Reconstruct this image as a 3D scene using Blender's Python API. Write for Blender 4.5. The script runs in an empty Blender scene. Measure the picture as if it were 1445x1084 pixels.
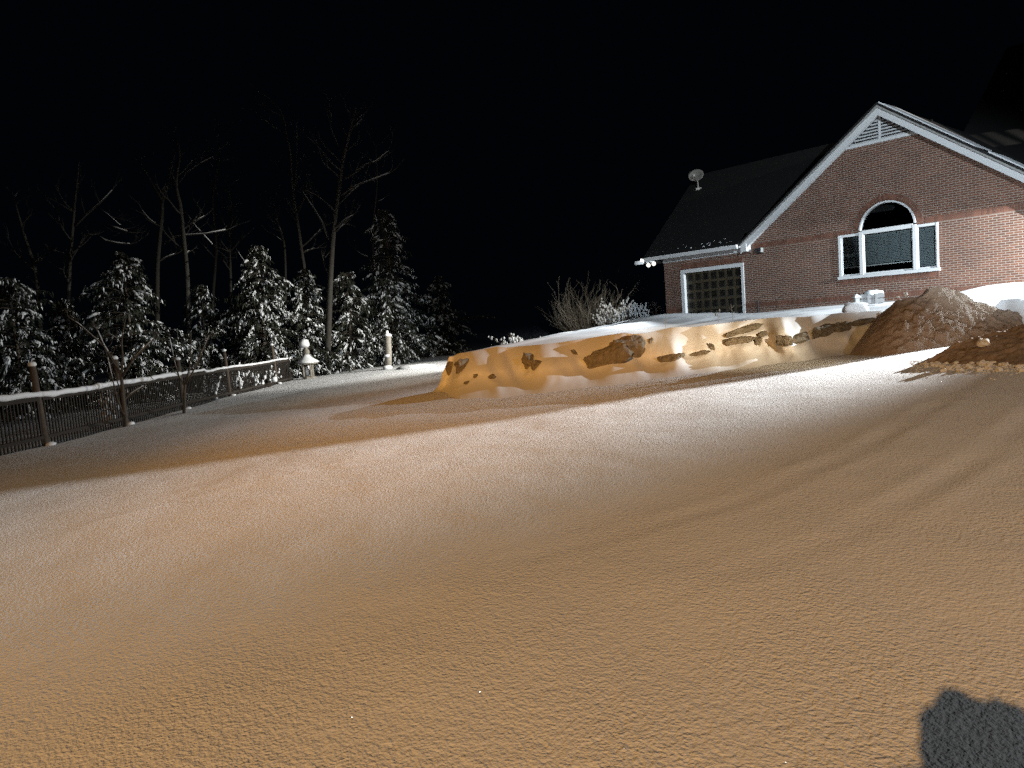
import bpy, math, random
import numpy as np
from mathutils import Vector, Matrix, noise as mn
from mathutils.geometry import tessellate_polygon

S = bpy.context.scene
COL = S.collection
R = math.radians
EYE = 1.6                                   # camera height above the snow it stands on

# ------------------------------------------------------------------ camera model (measured from the photo)
FPX, PITCH, ROLL = 1013.0, .08566, -.07449
CX, CY = 722.5, 542.0
_f = Vector((0, math.cos(PITCH), -math.sin(PITCH))); _u0 = Vector((0, math.sin(PITCH), math.cos(PITCH))); _r0 = Vector((1, 0, 0))
_r = _r0 * math.cos(ROLL) + _u0 * math.sin(ROLL)
_u = -_r0 * math.sin(ROLL) + _u0 * math.cos(ROLL)

def ray(px, py):
    return _r * ((px - CX) / FPX) - _u * ((py - CY) / FPX) + _f

def at(px, py, Y):
    """world point seen at photo pixel (px, py), Y metres in front of the camera"""
    d = ray(px, py)
    return Vector((0, 0, EYE)) + d * (Y / d.y)

def project(p):
    q = Vector(p) - Vector((0, 0, EYE))
    w = q.dot(_f)
    return CX + FPX * q.dot(_r) / w, CY - FPX * q.dot(_u) / w

# ------------------------------------------------------------------ noise on arrays
def _hash(ix, iy, seed):
    h = (ix.astype(np.int64) * 374761393 + iy.astype(np.int64) * 668265263 + seed * 1442695041) & 0xffffffff
    h = ((h ^ (h >> 13)) * 1274126177) & 0xffffffff
    h = h ^ (h >> 16)
    return (h & 0xffff) / 65535.0

def vn(x, y, seed=0):
    x = np.asarray(x, float); y = np.asarray(y, float)
    ix = np.floor(x); iy = np.floor(y); fx = x - ix; fy = y - iy
    fx = fx * fx * fx * (fx * (fx * 6 - 15) + 10); fy = fy * fy * fy * (fy * (fy * 6 - 15) + 10)
    a = _hash(ix, iy, seed); b = _hash(ix + 1, iy, seed); c = _hash(ix, iy + 1, seed); d = _hash(ix + 1, iy + 1, seed)
    return (a + (b - a) * fx) * (1 - fy) + (c + (d - c) * fx) * fy - .5

def fbm(x, y, oct=4, seed=0):
    s = 0; a = 1
    for k in range(oct):
        s = s + a * vn(x, y, seed + k); x = np.asarray(x) * 2.03 + 7.1; y = np.asarray(y) * 2.03 + 3.7; a *= .5
    return s

def seg_dist(x, y, pts):
    best = np.full(np.shape(x), 1e9)
    for (ax, ay), (bx, by) in zip(pts[:-1], pts[1:]):
        dx, dy = bx - ax, by - ay
        t = np.clip(((x - ax) * dx + (y - ay) * dy) / (dx * dx + dy * dy), 0, 1)
        best = np.minimum(best, np.hypot(x - ax - t * dx, y - ay - t * dy))
    return best

TRACKS = [[(8.0, 11.5), (5.2, 8.6), (3.2, 6.6), (1.6, 5.4), (-.6, 4.5)], [(8.6, 10.4), (6.0, 7.9), (3.9, 5.9), (2.0, 4.4), (.2, 3.6)]]
RIDGES = [[(3.4, 5.0), (3.9, 4.55), (4.5, 4.35), (5.4, 4.3)], [(-2.2, 9.6), (-3.6, 8.4), (-4.6, 7.3)], [(-1.0, 9.4), (-2.6, 9.1), (-4.2, 8.6)]]

def ground(x, y):
    x = np.asarray(x, float); y = np.asarray(y, float)
    xs = np.where(x > 0, 11 * np.tanh(x / 11) * .55 + 30 * np.tanh(x / 30) * .45, 30 * np.tanh(x / 30))
    z = .045 * xs + .015 * (np.sqrt(xs * xs + 4) - 2)
    r = np.hypot(x, y)
    far = np.clip((r - 3) / 12, 0, 1)
    z = z + far * .10 * fbm(x * .16, y * .16, 3, 5) + .02 * fbm(x * .7, y * .5, 3, 11)
    z = z + .006 * fbm(x * 1.8 + .6 * y, y * 1.5, 2, 21) * np.clip(1.2 - r / 30, 0, 1)
    near = np.clip(1 - r / 9, 0, 1)
    z = z + near * .0035 * fbm(x * 22, y * 22, 2, 31)
    for t in TRACKS:
        d = seg_dist(x, y, t)
        fade = np.clip((np.hypot(x - t[-1][0], y - t[-1][1]) - .2) / 3, 0, 1) * np.clip((np.hypot(x - t[0][0], y - t[0][1])) / 2, 0, 1) * (.6 + .8 * vn(x * 1.7, y * 1.7, 77))
        z = z + fade * 2.2 * (-.007 * np.exp(-(d / .09) ** 2) + .006 * np.exp(-((d - .20) / .08) ** 2))
    for t in RIDGES:
        d = seg_dist(x, y, t)
        z = z + .008 * np.exp(-(d / .035) ** 2) * (.8 + .9 * vn(x * 2.3, y * 2.3, 78))
    return z

def gz(x, y):
    return float(ground(np.array([x]), np.array([y]))[0])

def on_ground(px, py):
    d = ray(px, py); t = 5.0
    for _ in range(40):
        p = d * t
        h = gz(p.x, p.y) - EYE
        t = t + .6 * (h / d.z - t)
    return Vector((0, 0, EYE)) + d * t

# ------------------------------------------------------------------ mesh helpers
class MB:
    def __init__(s): s.v = []; s.f = []
    def add(s, vs, fs):
        o = len(s.v); s.v += [tuple(p) for p in vs]; s.f += [tuple(i + o for i in q) for q in fs]
    def box(s, x0, x1, y0, y1, z0, z1, M=None):
        vs = [Vector((x, y, z)) for z in (z0, z1) for y in (y0, y1) for x in (x0, x1)]
        if M is not None: vs = [M @ p for p in vs]
        s.add(vs, [(0, 2, 3, 1), (4, 5, 7, 6), (0, 1, 5, 4), (2, 6, 7, 3), (0, 4, 6, 2), (1, 3, 7, 5)])
    def tube(s, pts, rad, n=6, cap=True):
        pts = [Vector(p) for p in pts]; k = len(pts); vs = []
        a = None
        for i, p in enumerate(pts):
            d = (pts[min(i + 1, k - 1)] - pts[max(i - 1, 0)])
            if d.length < 1e-9: d = Vector((0, 0, 1))
            d.normalize()
            if a is None:
                a = d.cross(Vector((0, 0, 1)) if abs(d.z) < .9 else Vector((1, 0, 0)))
            a = a - d * a.dot(d)
            a.normalize()
            b = d.cross(a); r = rad[i] if isinstance(rad, (list, tuple)) else rad
            for j in range(n):
                t = 2 * math.pi * j / n
                vs.append(p + (a * math.cos(t) + b * math.sin(t)) * r)
        fs = [(i * n + j, i * n + (j + 1) % n, (i + 1) * n + (j + 1) % n, (i + 1) * n + j) for i in range(k - 1) for j in range(n)]
        if cap: fs += [tuple(range(n))[::-1], tuple((k - 1) * n + j for j in range(n))]
        s.add(vs, fs)
    def lathe(s, prof, c=(0, 0, 0), n=16, wob=0, seed=0):
        vs = []; c = Vector(c); k = len(prof)
        for i, (r, z) in enumerate(prof):
            for j in range(n):
                t = 2 * math.pi * j / n
                q = 1 + wob * mn.noise(Vector((math.cos(t) * 1.3 + seed, math.sin(t) * 1.3, z * 3)))
                vs.append(c + Vector((r * q * math.cos(t), r * q * math.sin(t), z)))
        fs = [(i * n + j, i * n + (j + 1) % n, (i + 1) * n + (j + 1) % n, (i + 1) * n + j) for i in range(k - 1) for j in range(n)]
        fs += [tuple(range(n))[::-1], tuple((k - 1) * n + j for j in range(n))]
        s.add(vs, fs)
    def blob(s, c, size, seed=0, rough=.25, M=None, rings=10, seg=14, power=1.0):
        """lumpy rounded stone or snow lump"""
        c = Vector(c); vs = []
        for i in range(rings + 1):
            ph = math.pi * i / rings
            for j in range(seg):
                th = 2 * math.pi * j / seg
                d = Vector((math.sin(ph) * math.cos(th), math.sin(ph) * math.sin(th), math.cos(ph)))
                if power != 1:
                    d = Vector([math.copysign(abs(q) ** power, q) for q in d])
                q = 1 + rough * (mn.noise(d * 1.6 + Vector((seed * 3.1, 0, 0))) + .5 * mn.noise(d * 4 + Vector((0, seed * 1.7, 0))))
                p = Vector((d.x * size[0], d.y * size[1], d.z * size[2])) * q
                if M is not None: p = M @ p
                vs.append(c + p)
        fs = [(i * seg + j, (i + 1) * seg + j, (i + 1) * seg + (j + 1) % seg, i * seg + (j + 1) % seg) for i in range(rings) for j in range(seg)]
        s.add(vs, fs)
    def prism(s, poly, y0, y1):
        """polygon given in (x, z), extruded along y"""
        n = len(poly)
        vs = [(x, y0, z) for x, z in poly] + [(x, y1, z) for x, z in poly]
        fs = [tuple(range(n))[::-1], tuple(range(n, 2 * n))] + [(i, (i + 1) % n, n + (i + 1) % n, n + i) for i in range(n)]
        s.add(vs, fs)
    def build(s, name, mat, parent=None, smooth=False):
        me = bpy.data.meshes.new(name)
        me.from_pydata(s.v, [], s.f); me.validate(); me.update()
        return link(name, me, mat, parent, smooth)

def link(name, me, mat, parent=None, smooth=False):
    if smooth: me.polygons.foreach_set('use_smooth', [True] * len(me.polygons))
    if mat: me.materials.append(mat)
    o = bpy.data.objects.new(name, me); COL.objects.link(o)
    if parent is not None:
        o.parent = parent
        if parent.type == 'EMPTY' and not parent.get('_local'):
            o.matrix_parent_inverse = Matrix.Translation(-parent.location)
    return o

def grid_mesh(name, V, nu, nv, mat, parent=None, flip=False, smooth=True):
    """V: (nu*nv, 3) array, index = i*nv + j"""
    me = bpy.data.meshes.new(name)
    i, j = np.meshgrid(np.arange(nu - 1), np.arange(nv - 1), indexing='ij')
    a = (i * nv + j).ravel(); b = a + nv; c = b + 1; d = a + 1
    F = np.stack([a, b, c, d] if not flip else [a, d, c, b], 1).astype(np.int32)
    me.vertices.add(nu * nv); me.vertices.foreach_set('co', np.asarray(V, np.float32).ravel())
    me.loops.add(F.size); me.loops.foreach_set('vertex_index', F.ravel())
    me.polygons.add(len(F)); me.polygons.foreach_set('loop_start', np.arange(0, F.size, 4, dtype=np.int32))
    me.update(calc_edges=True); me.validate()
    return link(name, me, mat, parent, smooth)

def empty(name, loc, label, cat, group=None, rz=0, local=False):
    o = bpy.data.objects.new(name, None); COL.objects.link(o)
    o.location = loc; o.rotation_euler = (0, 0, rz); o.empty_display_size = .2
    if local: o['_local'] = 1
    return tag(o, label, cat, group)

def tag(o, label=None, cat=None, group=None, kind=None):
    if label: o['label'] = label
    if cat: o['category'] = cat
    if group: o['group'] = group
    if kind: o['kind'] = kind
    return o

def copy_tree(o, parent=None, kids=None):
    c = o.copy(); COL.objects.link(c)
    if parent is not None: c.parent = parent
    for ch in list(o.children): copy_tree(ch, c)
    return c

# ------------------------------------------------------------------ materials
def new_mat(name):
    m = bpy.data.materials.new(name); m.use_nodes = True
    nt = m.node_tree; nt.nodes.clear()
    out = nt.nodes.new('ShaderNodeOutputMaterial')
    return m, nt, out

def N(nt, t, **kw):
    n = nt.nodes.new(t)
    for k, v in kw.items():
        if k in n.inputs: n.inputs[k].default_value = v
        else: setattr(n, k, v)
    return n

def simple(name, col, rough=.7, noise=.25, scale=8, bump=.0, metal=0, spec=.4, bscale=None):
    m, nt, out = new_mat(name); L = nt.links.new
    b = N(nt, 'ShaderNodeBsdfPrincipled', Roughness=rough, Metallic=metal)
    b.inputs['Specular IOR Level'].default_value = spec
    tc = N(nt, 'ShaderNodeTexCoord')
    nz = N(nt, 'ShaderNodeTexNoise', Scale=scale, Detail=5.0)
    L(tc.outputs['Object'], nz.inputs['Vector'])
    mx = N(nt, 'ShaderNodeMix', data_type='RGBA')
    mx.inputs['A'].default_value = (*[c * (1 - noise) for c in col], 1); mx.inputs['B'].default_value = (*[min(1, c * (1 + noise)) for c in col], 1)
    L(nz.outputs['Fac'], mx.inputs['Factor']); L(mx.outputs['Result'], b.inputs['Base Color'])
    if bump:
        n2 = N(nt, 'ShaderNodeTexNoise', Scale=bscale or scale * 3, Detail=6.0); L(tc.outputs['Object'], n2.inputs['Vector'])
        bp = N(nt, 'ShaderNodeBump', Strength=1.0, Distance=bump)
        L(n2.outputs['Fac'], bp.inputs['Height']); L(bp.outputs['Normal'], b.inputs['Normal'])
    L(b.outputs[0], out.inputs[0])
    return m

def snow_mat(name, grain=.004, sparkle=True, coarse=.0, col=(.86, .87, .89)):
    m, nt, out = new_mat(name); L = nt.links.new
    tc = N(nt, 'ShaderNodeTexCoord')
    b = N(nt, 'ShaderNodeBsdfPrincipled', Roughness=.75)
    b.inputs['Base Color'].default_value = (*col, 1); b.inputs['Specular IOR Level'].default_value = .25
    # grains: a wind-combed crust, clumped in patches
    warp = N(nt, 'ShaderNodeMapping'); warp.inputs['Scale'].default_value = (1.0, .9, 1.0); warp.inputs['Rotation'].default_value = (0, 0, R(28))
    L(tc.outputs['Object'], warp.inputs['Vector'])
    n1 = N(nt, 'ShaderNodeTexNoise', Scale=64.0, Detail=3.0, Roughness=.5); L(warp.outputs[0], n1.inputs['Vector'])
    n2 = N(nt, 'ShaderNodeTexNoise', Scale=24.0, Detail=2.0); L(warp.outputs[0], n2.inputs['Vector'])
    n3 = N(nt, 'ShaderNodeTexNoise', Scale=1.1, Detail=3.0); L(tc.outputs['Object'], n3.inputs['Vector'])
    st = N(nt, 'ShaderNodeMapRange'); st.inputs['From Min'].default_value = .35; st.inputs['From Max'].default_value = .68
    st.inputs['To Min'].default_value = .75; st.inputs['To Max'].default_value = 1.15
    L(n3.outputs['Fac'], st.inputs['Value'])
    ma = N(nt, 'ShaderNodeMath', operation='MULTIPLY_ADD'); ma.inputs[1].default_value = .45
    L(n2.outputs['Fac'], ma.inputs[0]); L(n1.outputs['Fac'], ma.inputs[2])
    n5 = N(nt, 'ShaderNodeTexNoise', Scale=36.0, Detail=2.0); L(warp.outputs[0], n5.inputs['Vector'])
    mc = N(nt, 'ShaderNodeMath', operation='MULTIPLY_ADD'); mc.inputs[1].default_value = .8; L(n5.outputs['Fac'], mc.inputs[0]); L(ma.outputs[0], mc.inputs[2])
    mb = N(nt, 'ShaderNodeMath', operation='MULTIPLY'); L(mc.outputs[0], mb.inputs[0]); L(st.outputs[0], mb.inputs[1])
    bp = N(nt, 'ShaderNodeBump', Strength=1.0, Distance=grain); L(mb.outputs[0], bp.inputs['Height'])
    L(bp.outputs['Normal'], b.inputs['Normal'])
    last = b
    if sparkle:
        # single ice crystals: small facets with a random tilt and a mirror-like face
        vo = N(nt, 'ShaderNodeTexVoronoi', Scale=38.0); L(tc.outputs['Object'], vo.inputs['Vector'])
        sp = N(nt, 'ShaderNodeSeparateColor'); L(vo.outputs['Color'], sp.inputs[0])
        lt = N(nt, 'ShaderNodeMath', operation='LESS_THAN'); lt.inputs[1].default_value = .085; L(vo.outputs['Distance'], lt.inputs[0])
        gt = N(nt, 'ShaderNodeMath', operation='GREATER_THAN'); gt.inputs[1].default_value = .55; L(sp.outputs[2], gt.inputs[0])
        mk = N(nt, 'ShaderNodeMath', operation='MULTIPLY'); L(lt.outputs[0], mk.inputs[0]); L(gt.outputs[0], mk.inputs[1])
        cx = N(nt, 'ShaderNodeCombineXYZ')
        for k in (0, 1):
            q = N(nt, 'ShaderNodeMath', operation='MULTIPLY_ADD'); q.inputs[1].default_value = 2.0; q.inputs[2].default_value = -1.0
            L(sp.outputs[k], q.inputs[0]); L(q.outputs[0], cx.inputs[k])
        cx.inputs[2].default_value = .8
        nm = N(nt, 'ShaderNodeVectorMath', operation='NORMALIZE'); L(cx.outputs[0], nm.inputs[0])
        gl = N(nt, 'ShaderNodeBsdfGlossy', Roughness=.22); L(nm.outputs[0], gl.inputs['Normal'])
        mx = N(nt, 'ShaderNodeMixShader'); L(mk.outputs[0], mx.inputs[0]); L(b.outputs[0], mx.inputs[1]); L(gl.outputs[0], mx.inputs[2])
        last = mx
    L(last.outputs[0], out.inputs[0])
    return m

def brick_mat(name, vertical=False):
    m, nt, out = new_mat(name); L = nt.links.new
    tc = N(nt, 'ShaderNodeTexCoord'); sx = N(nt, 'ShaderNodeSeparateXYZ'); cb = N(nt, 'ShaderNodeCombineXYZ')
    L(tc.outputs['Object'], sx.inputs[0])
    # side walls run along y: fold y into the brick direction
    ad = N(nt, 'ShaderNodeMath', operation='ADD'); L(sx.outputs[0], ad.inputs[0]); L(sx.outputs[1], ad.inputs[1])
    L(ad.outputs[0], cb.inputs[0]); L(sx.outputs[2], cb.inputs[1])
    bt = N(nt, 'ShaderNodeTexBrick', Scale=1.0)
    bt.inputs['Color1'].default_value = (.155, .068, .042, 1); bt.inputs['Color2'].default_value = (.092, .045, .031, 1)
    bt.inputs['Mortar'].default_value = (.34, .29, .25, 1)
    bt.inputs['Mortar Size'].default_value = .0085; bt.inputs['Mortar Smooth'].default_value = .15
    bt.inputs['Brick Width'].default_value = .203; bt.inputs['Row Height'].default_value = .0677; bt.inputs['Bias'].default_value = -.1
    L(cb.outputs[0], bt.inputs['Vector'])
    nz = N(nt, 'ShaderNodeTexNoise', Scale=1.3, Detail=6.0); L(tc.outputs['Object'], nz.inputs['Vector'])
    mr = N(nt, 'ShaderNodeMapRange'); mr.inputs['To Min'].default_value = .75; mr.inputs['To Max'].default_value = 1.25; L(nz.outputs['Fac'], mr.inputs['Value'])
    mx = N(nt, 'ShaderNodeMix', data_type='RGBA', blend_type='MULTIPLY'); mx.inputs['Factor'].default_value = 1
    L(bt.outputs['Color'], mx.inputs['A']); L(mr.outputs[0], mx.inputs['B'])
    b = N(nt, 'ShaderNodeBsdfPrincipled', Roughness=.85); b.inputs['Specular IOR Level'].default_value = .2
    L(mx.outputs['Result'], b.inputs['Base Color'])
    iv = N(nt, 'ShaderNodeMath', operation='SUBTRACT'); iv.inputs[0].default_value = 1; L(bt.outputs['Fac'], iv.inputs[1])
    n4 = N(nt, 'ShaderNodeTexNoise', Scale=60.0, Detail=3.0); L(tc.outputs['Object'], n4.inputs['Vector'])
    sm = N(nt, 'ShaderNodeMath', operation='MULTIPLY_ADD'); sm.inputs[1].default_value = .5; L(n4.outputs['Fac'], sm.inputs[0]); L(iv.outputs[0], sm.inputs[2])
    bp = N(nt, 'ShaderNodeBump', Strength=.6, Distance=.006); L(sm.outputs[0], bp.inputs['Height']); L(bp.outputs[0], b.inputs['Normal'])
    L(b.outputs[0], out.inputs[0])
    return m

def island_mat(name, c1, c2, rough=.85):
    m, nt, out = new_mat(name); L = nt.links.new
    g = N(nt, 'ShaderNodeNewGeometry')
    mx = N(nt, 'ShaderNodeMix', data_type='RGBA'); mx.inputs['A'].default_value = (*c1, 1); mx.inputs['B'].default_value = (*c2, 1)
    L(g.outputs['Random Per Island'], mx.inputs['Factor'])
    b = N(nt, 'ShaderNodeBsdfPrincipled', Roughness=rough); b.inputs['Specular IOR Level'].default_value = .2
    L(mx.outputs['Result'], b.inputs['Base Color']); L(b.outputs[0], out.inputs[0])
    return m

def glass_mat(name):
    m, nt, out = new_mat(name); L = nt.links.new
    t = N(nt, 'ShaderNodeBsdfTransparent'); t.inputs[0].default_value = (.88, .92, .92, 1)
    g = N(nt, 'ShaderNodeBsdfGlossy', Roughness=.03)
    fr = N(nt, 'ShaderNodeFresnel', IOR=1.5)
    mx = N(nt, 'ShaderNodeMixShader'); L(fr.outputs[0], mx.inputs[0]); L(t.outputs[0], mx.inputs[1]); L(g.outputs[0], mx.inputs[2])
    L(mx.outputs[0], out.inputs[0])
    return m

def emit_mat(name, col, strength):
    m, nt, out = new_mat(name)
    e = N(nt, 'ShaderNodeEmission', Strength=strength); e.inputs[0].default_value = (*col, 1)
    nt.links.new(e.outputs[0], out.inputs[0])
    return m

def slat_mat(name, col, pitch):
    m, nt, out = new_mat(name); L = nt.links.new
    tc = N(nt, 'ShaderNodeTexCoord')
    w = N(nt, 'ShaderNodeTexWave', bands_direction='Z', Scale=1 / pitch / 3.1416 * .5 * 2 * 3.1416 / 6.2832); L(tc.outputs['Object'], w.inputs['Vector'])
    b = N(nt, 'ShaderNodeBsdfPrincipled', Roughness=.6); b.inputs['Base Color'].default_value = (*col, 1)
    bp = N(nt, 'ShaderNodeBump', Distance=.01); L(w.outputs['Fac'], bp.inputs['Height']); L(bp.outputs[0], b.inputs['Normal'])
    L(b.outputs[0], out.inputs[0])
    return m

M = dict(
    snow=snow_mat('drive_snow', grain=.0115),
    drift=snow_mat('drift_snow', grain=.0022, sparkle=False),
    clump=snow_mat('clumped_snow', grain=.010, sparkle=False, col=(.34, .255, .19)),
    crumb=snow_mat('crumb_snow', grain=.006, sparkle=False, col=(.80, .78, .74)),  # paler than the piles: side light on the crumbs put into the colour
    cap=simple('cap_snow', (.85, .86, .88), .8, .03, 6, .006),
    brick=brick_mat('red_brick'),
    soldier=island_mat('soldier_brick', (.115, .054, .037), (.185, .083, .055)),
    mortar=simple('mortar', (.34, .29, .25), .9, .15, 20, .002),
    white=simple('white_paint', (.78, .79, .80), .5, .06, 3, .0015),
    blind=simple('blind_fabric', (.30, .34, .35), .6, .08, 5),
    blind_rail=simple('blind_rail', (.8, .82, .82), .5, .05, 5),
    shingle=simple('roof_shingle', (.009, .0085, .008), .9, .45, 14, .012, bscale=30),
    door=simple('garage_door_lit_gaps', (.06, .047, .026), .45, .3, 6, .001),  # paler than the panels: light caught in the gaps put into the colour
    panel=simple('garage_door_panel', (.010, .009, .007), .3, .4, 9, .001),
    glass=glass_mat('window_glass'),
    dark=simple('dark_metal', (.03, .03, .032), .5, .3, 9),
    grey=simple('grey_metal', (.35, .35, .34), .45, .15, 9, metal=.0),
    stone=simple('field_stone', (.20, .17, .125), .85, .7, 9, .05, bscale=16),
    bark=simple('tree_bark', (.034, .031, .025), .9, .5, 9, .02, bscale=40),
    darkbark=simple('young_bark', (.075, .06, .045), .9, .4, 12, .01),
    twig=simple('twig_bark', (.28, .245, .195), .9, .3, 12),
    needle=island_mat('fir_needles', (.014, .017, .011), (.038, .042, .028)),
    tuft=simple('bough_snow', (.80, .82, .84), .85, .05, 8),
    wood=simple('weathered_wood', (.085, .064, .047), .85, .45, 11, .006),
    darkwood=simple('dark_wood', (.026, .020, .015), .85, .4, 11, .004),
    birch=simple('pale_log', (.24, .22, .19), .8, .6, 9, .01),
    dishgrey=simple('dish_paint', (.22, .21, .19), .6, .12, 4),
    boxwhite=simple('box_slats', (.30, .30, .30), .6, .12, 6),
    lstone=simple('lantern_stone', (.22, .20, .17), .85, .4, 9, .01),
    bulb=emit_mat('lamp_glow', (1.0, .95, .78), 14.0),
    bulb2=emit_mat('lamp_glow_dim', (1.0, .96, .85), 1.6),
    coat=simple('coat_cloth', (.03, .035, .05), .85, .3, 20, .002),
    trouser=simple('trouser_cloth', (.03, .03, .035), .9, .3, 20, .002),
    skin=simple('skin', (.45, .28, .2), .6, .06, 10),
    fur=simple('hood_fur', (.16, .12, .09), .95, .5, 60, .01),
)

# ------------------------------------------------------------------ snow-covered ground: one sheet to the horizon
def build_ground():
    n = 860; b = 6.55; a = .8
    u = np.linspace(-1, 1, n)
    w = a * np.sinh(b * u)
    X, Y = np.meshgrid(w, w + 2.2, indexing='ij')
    V = np.stack([X, Y, ground(X, Y)], -1).reshape(-1, 3)
    o = grid_mesh('ground', V, n, n, M['snow'])
    tag(o, kind='structure')
build_ground()

# ------------------------------------------------------------------ house frame (facade plane measured from the photo)
TH = .8613; HD = 24.2
HE = Vector((math.cos(TH), -math.sin(TH), 0)); HN = Vector((math.sin(TH), math.cos(TH), 0))
def facade(e, q, z):
    """e along the facade (right), q behind it, z above eye level -> world"""
    return HE * e + HN * (HD + q) + Vector((0, 0, EYE + z))

# ------------------------------------------------------------------ terrace and its snowed-over retaining wall
LIP = [(640, 503), (646, 499), (675, 494.5), (702, 489), (716, 490.5), (730, 489), (760, 486.5), (789, 483.5), (835, 476.5), (879, 470),
       (895, 471.5), (912, 470), (930, 465.5), (949, 462), (983, 461.5), (1000, 459), (1020, 456.6), (1060, 451.5), (1094, 448), (1136, 447.4),
       (1160, 444.5), (1184, 442), (1240, 438.7), (1300, 433), (1400, 424), (1700, 402)]
FOOT = [(626, 574), (660, 574), (700, 572), (760, 567), (820, 559), (900, 546), (960, 537), (1060, 524), (1130, 514), (1200, 501), (1260, 490), (1300, 486), (1400, 480), (1700, 470)]
def lerp_list(L, x): return float(np.interp(x, [p[0] for p in L], [p[1] for p in L]))

def wall_path():
    """list of (lip point, foot point) from the house corner round the end to the pile"""
    out = []
    c0 = at(640, 503, 19.1)                                  # rounded left end
    back = Vector((6.3, 30.2, EYE - .30))
    for k in range(26):                                      # back edge, house corner -> end
        t = k / 26
        p = back.lerp(c0, t) + Vector((0, 0, .10 * math.sin(t * 3.1) + .05 * mn.noise(Vector((t * 9, 0, 3)))))
        nrm = Vector((-.78, .62, 0))
        f = p + nrm * 1.1; f.z = gz(f.x, f.y) - .05
        out.append((p, f))
    for k in range(14):                                      # the rounded end
        t = k / 14; a = R(142) + t * R(105)
        nrm = Vector((math.cos(a), math.sin(a), 0))
        p = c0 + nrm * .25 * math.sin(t * math.pi) * .5 + Vector((0, 0, 0))
        f = c0 + nrm * (.72 + .35 * t); f.z = gz(f.x, f.y) - .05
        out.append((p, f))
    for px in np.linspace(645, 1700, 300):
        Yl = np.interp(px, [640, 760, 880, 1000, 1140, 1240, 1400, 1700], [19.0, 18.2, 17.5, 17.2, 16.5, 16.2, 15.9, 15.2]) + .10 * math.sin(px * .055) + .05 * math.sin(px * .13)
        p = at(px, lerp_list(LIP, px), Yl)
        f = on_ground(px, lerp_list(FOOT, px)); f.z -= .04
        out.append((p, f))
    return out
PATH = wall_path()

FOLDS = [(690, 26, .16, .45), (725, 22, -.16, .35), (782, 46, .16, .5), (822, 26, -.10, .5), (905, 22, -.16, .45), (950, 36, .20, .45), (1008, 20, -.12, .4),
         (1050, 26, .10, .35), (1088, 15, -.14, .4), (1118, 20, .16, .5), (1150, 20, -.12, .6), (1195, 24, .08, .5)]
def face_point(k, t):
    """k index along path (float), t 0 at the lip .. 1 at the foot"""
    i = max(0, min(len(PATH) - 2, int(k))); a = k - i
    p = PATH[i][0].lerp(PATH[i + 1][0], a); f = PATH[i][1].lerp(PATH[i + 1][1], a)
    h = f - p; hor = Vector((h.x, h.y, 0)); L = hor.length; o = hor / max(L, 1e-6)
    s = t
    outp = L * (.16 * math.sin(min(1, t * 2.6) * math.pi / 2) * 1.3 + (1 - .21) * t ** 2.9)
    if t >= .999: outp = L
    z = h.z * (1 - (1 - s) ** 1.6)
    b = 0
    if k > 40:
        px = 645 + (k - 40) * 1055 / 299
        for c, w, am, tc in FOLDS:
            u = px - c - (t - tc) * 34; b += 1.7 * am * math.exp(-(u / (w if u * am < 0 else w * .38)) ** 2) * math.sin(math.pi * min(1, t * 1.05)) ** .8
    b += .10 * mn.noise(Vector((k * .11, t * 2.2, 1))) * math.sin(math.pi * t) + .03 * mn.noise(Vector((k * .35, t * 6, 4))) * math.sin(math.pi * t)
    z -= .08 * max(0, (t - .95) / .05)
    return p + o * (outp + b) + Vector((0, 0, z))

wall = empty('retaining_wall', PATH[150][1], 'low dry-stone retaining wall buried under a wind-carved snow drift, dark stones showing through', 'wall')
ROCKS = [  # px, py, width px, height px, tilt deg, how far it stands out
    (855, 509, 62, 30, 24, .05), (888, 496, 44, 34, 10, .07), (634, 521, 11, 17, 0, .05), (650, 520, 15, 19, 20, .06), (744, 511, 26, 14, -38, .04), (754, 517, 12, 13, -30, .04),
    (694, 534, 8, 7, 10, .03), (657, 541, 6, 5, 0, .03), (672, 531, 5, 5, 0, .03), (811, 499, 5, 10, 30, .025), (918, 483, 4, 9, -30, .025),
    (941, 507, 30, 10, 8, .04), (961, 503, 12, 6, 10, .03), (984, 499, 26, 6, 10, .03), (1004, 490, 8, 10, 40, .03),
    (1052, 465, 50, 8, 11, .05), (1042, 480, 36, 9, 3, .05), (1069, 482, 9, 13, -20, .04), (1078, 473, 16, 6, 14, .03),
    (1106, 482, 20, 12, -14, .06), (1128, 479, 28, 11, 16, .06), (1166, 467, 34, 14, 8, .05), (1190, 463, 18, 12, 6, .05), (1216, 455.5, 32, 7, 9, .04),
    (1264, 445, 13, 9, -10, .05), (1279, 447, 10, 8, 20, .05), (1266, 461, 12, 6, 10, .04)]

def find_face(px, py):
    best = None
    for k in np.linspace(30, len(PATH) - 80, 420):
        for t in np.linspace(.02, .98, 33):
            q = FACE_CACHE[(round(float(k), 4), round(float(t), 4))]
            d = (q[0] - px) ** 2 + (q[1] - py) ** 2
            if best is None or d < best[0]: best = (d, float(k), float(t))
    return best[1], best[2]
FACE_CACHE = {}
for k in np.linspace(30, len(PATH) - 80, 420):
    for t in np.linspace(.02, .98, 33):
        FACE_CACHE[(round(float(k), 4), round(float(t), 4))] = project(face_point(float(k), float(t)))

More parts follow.
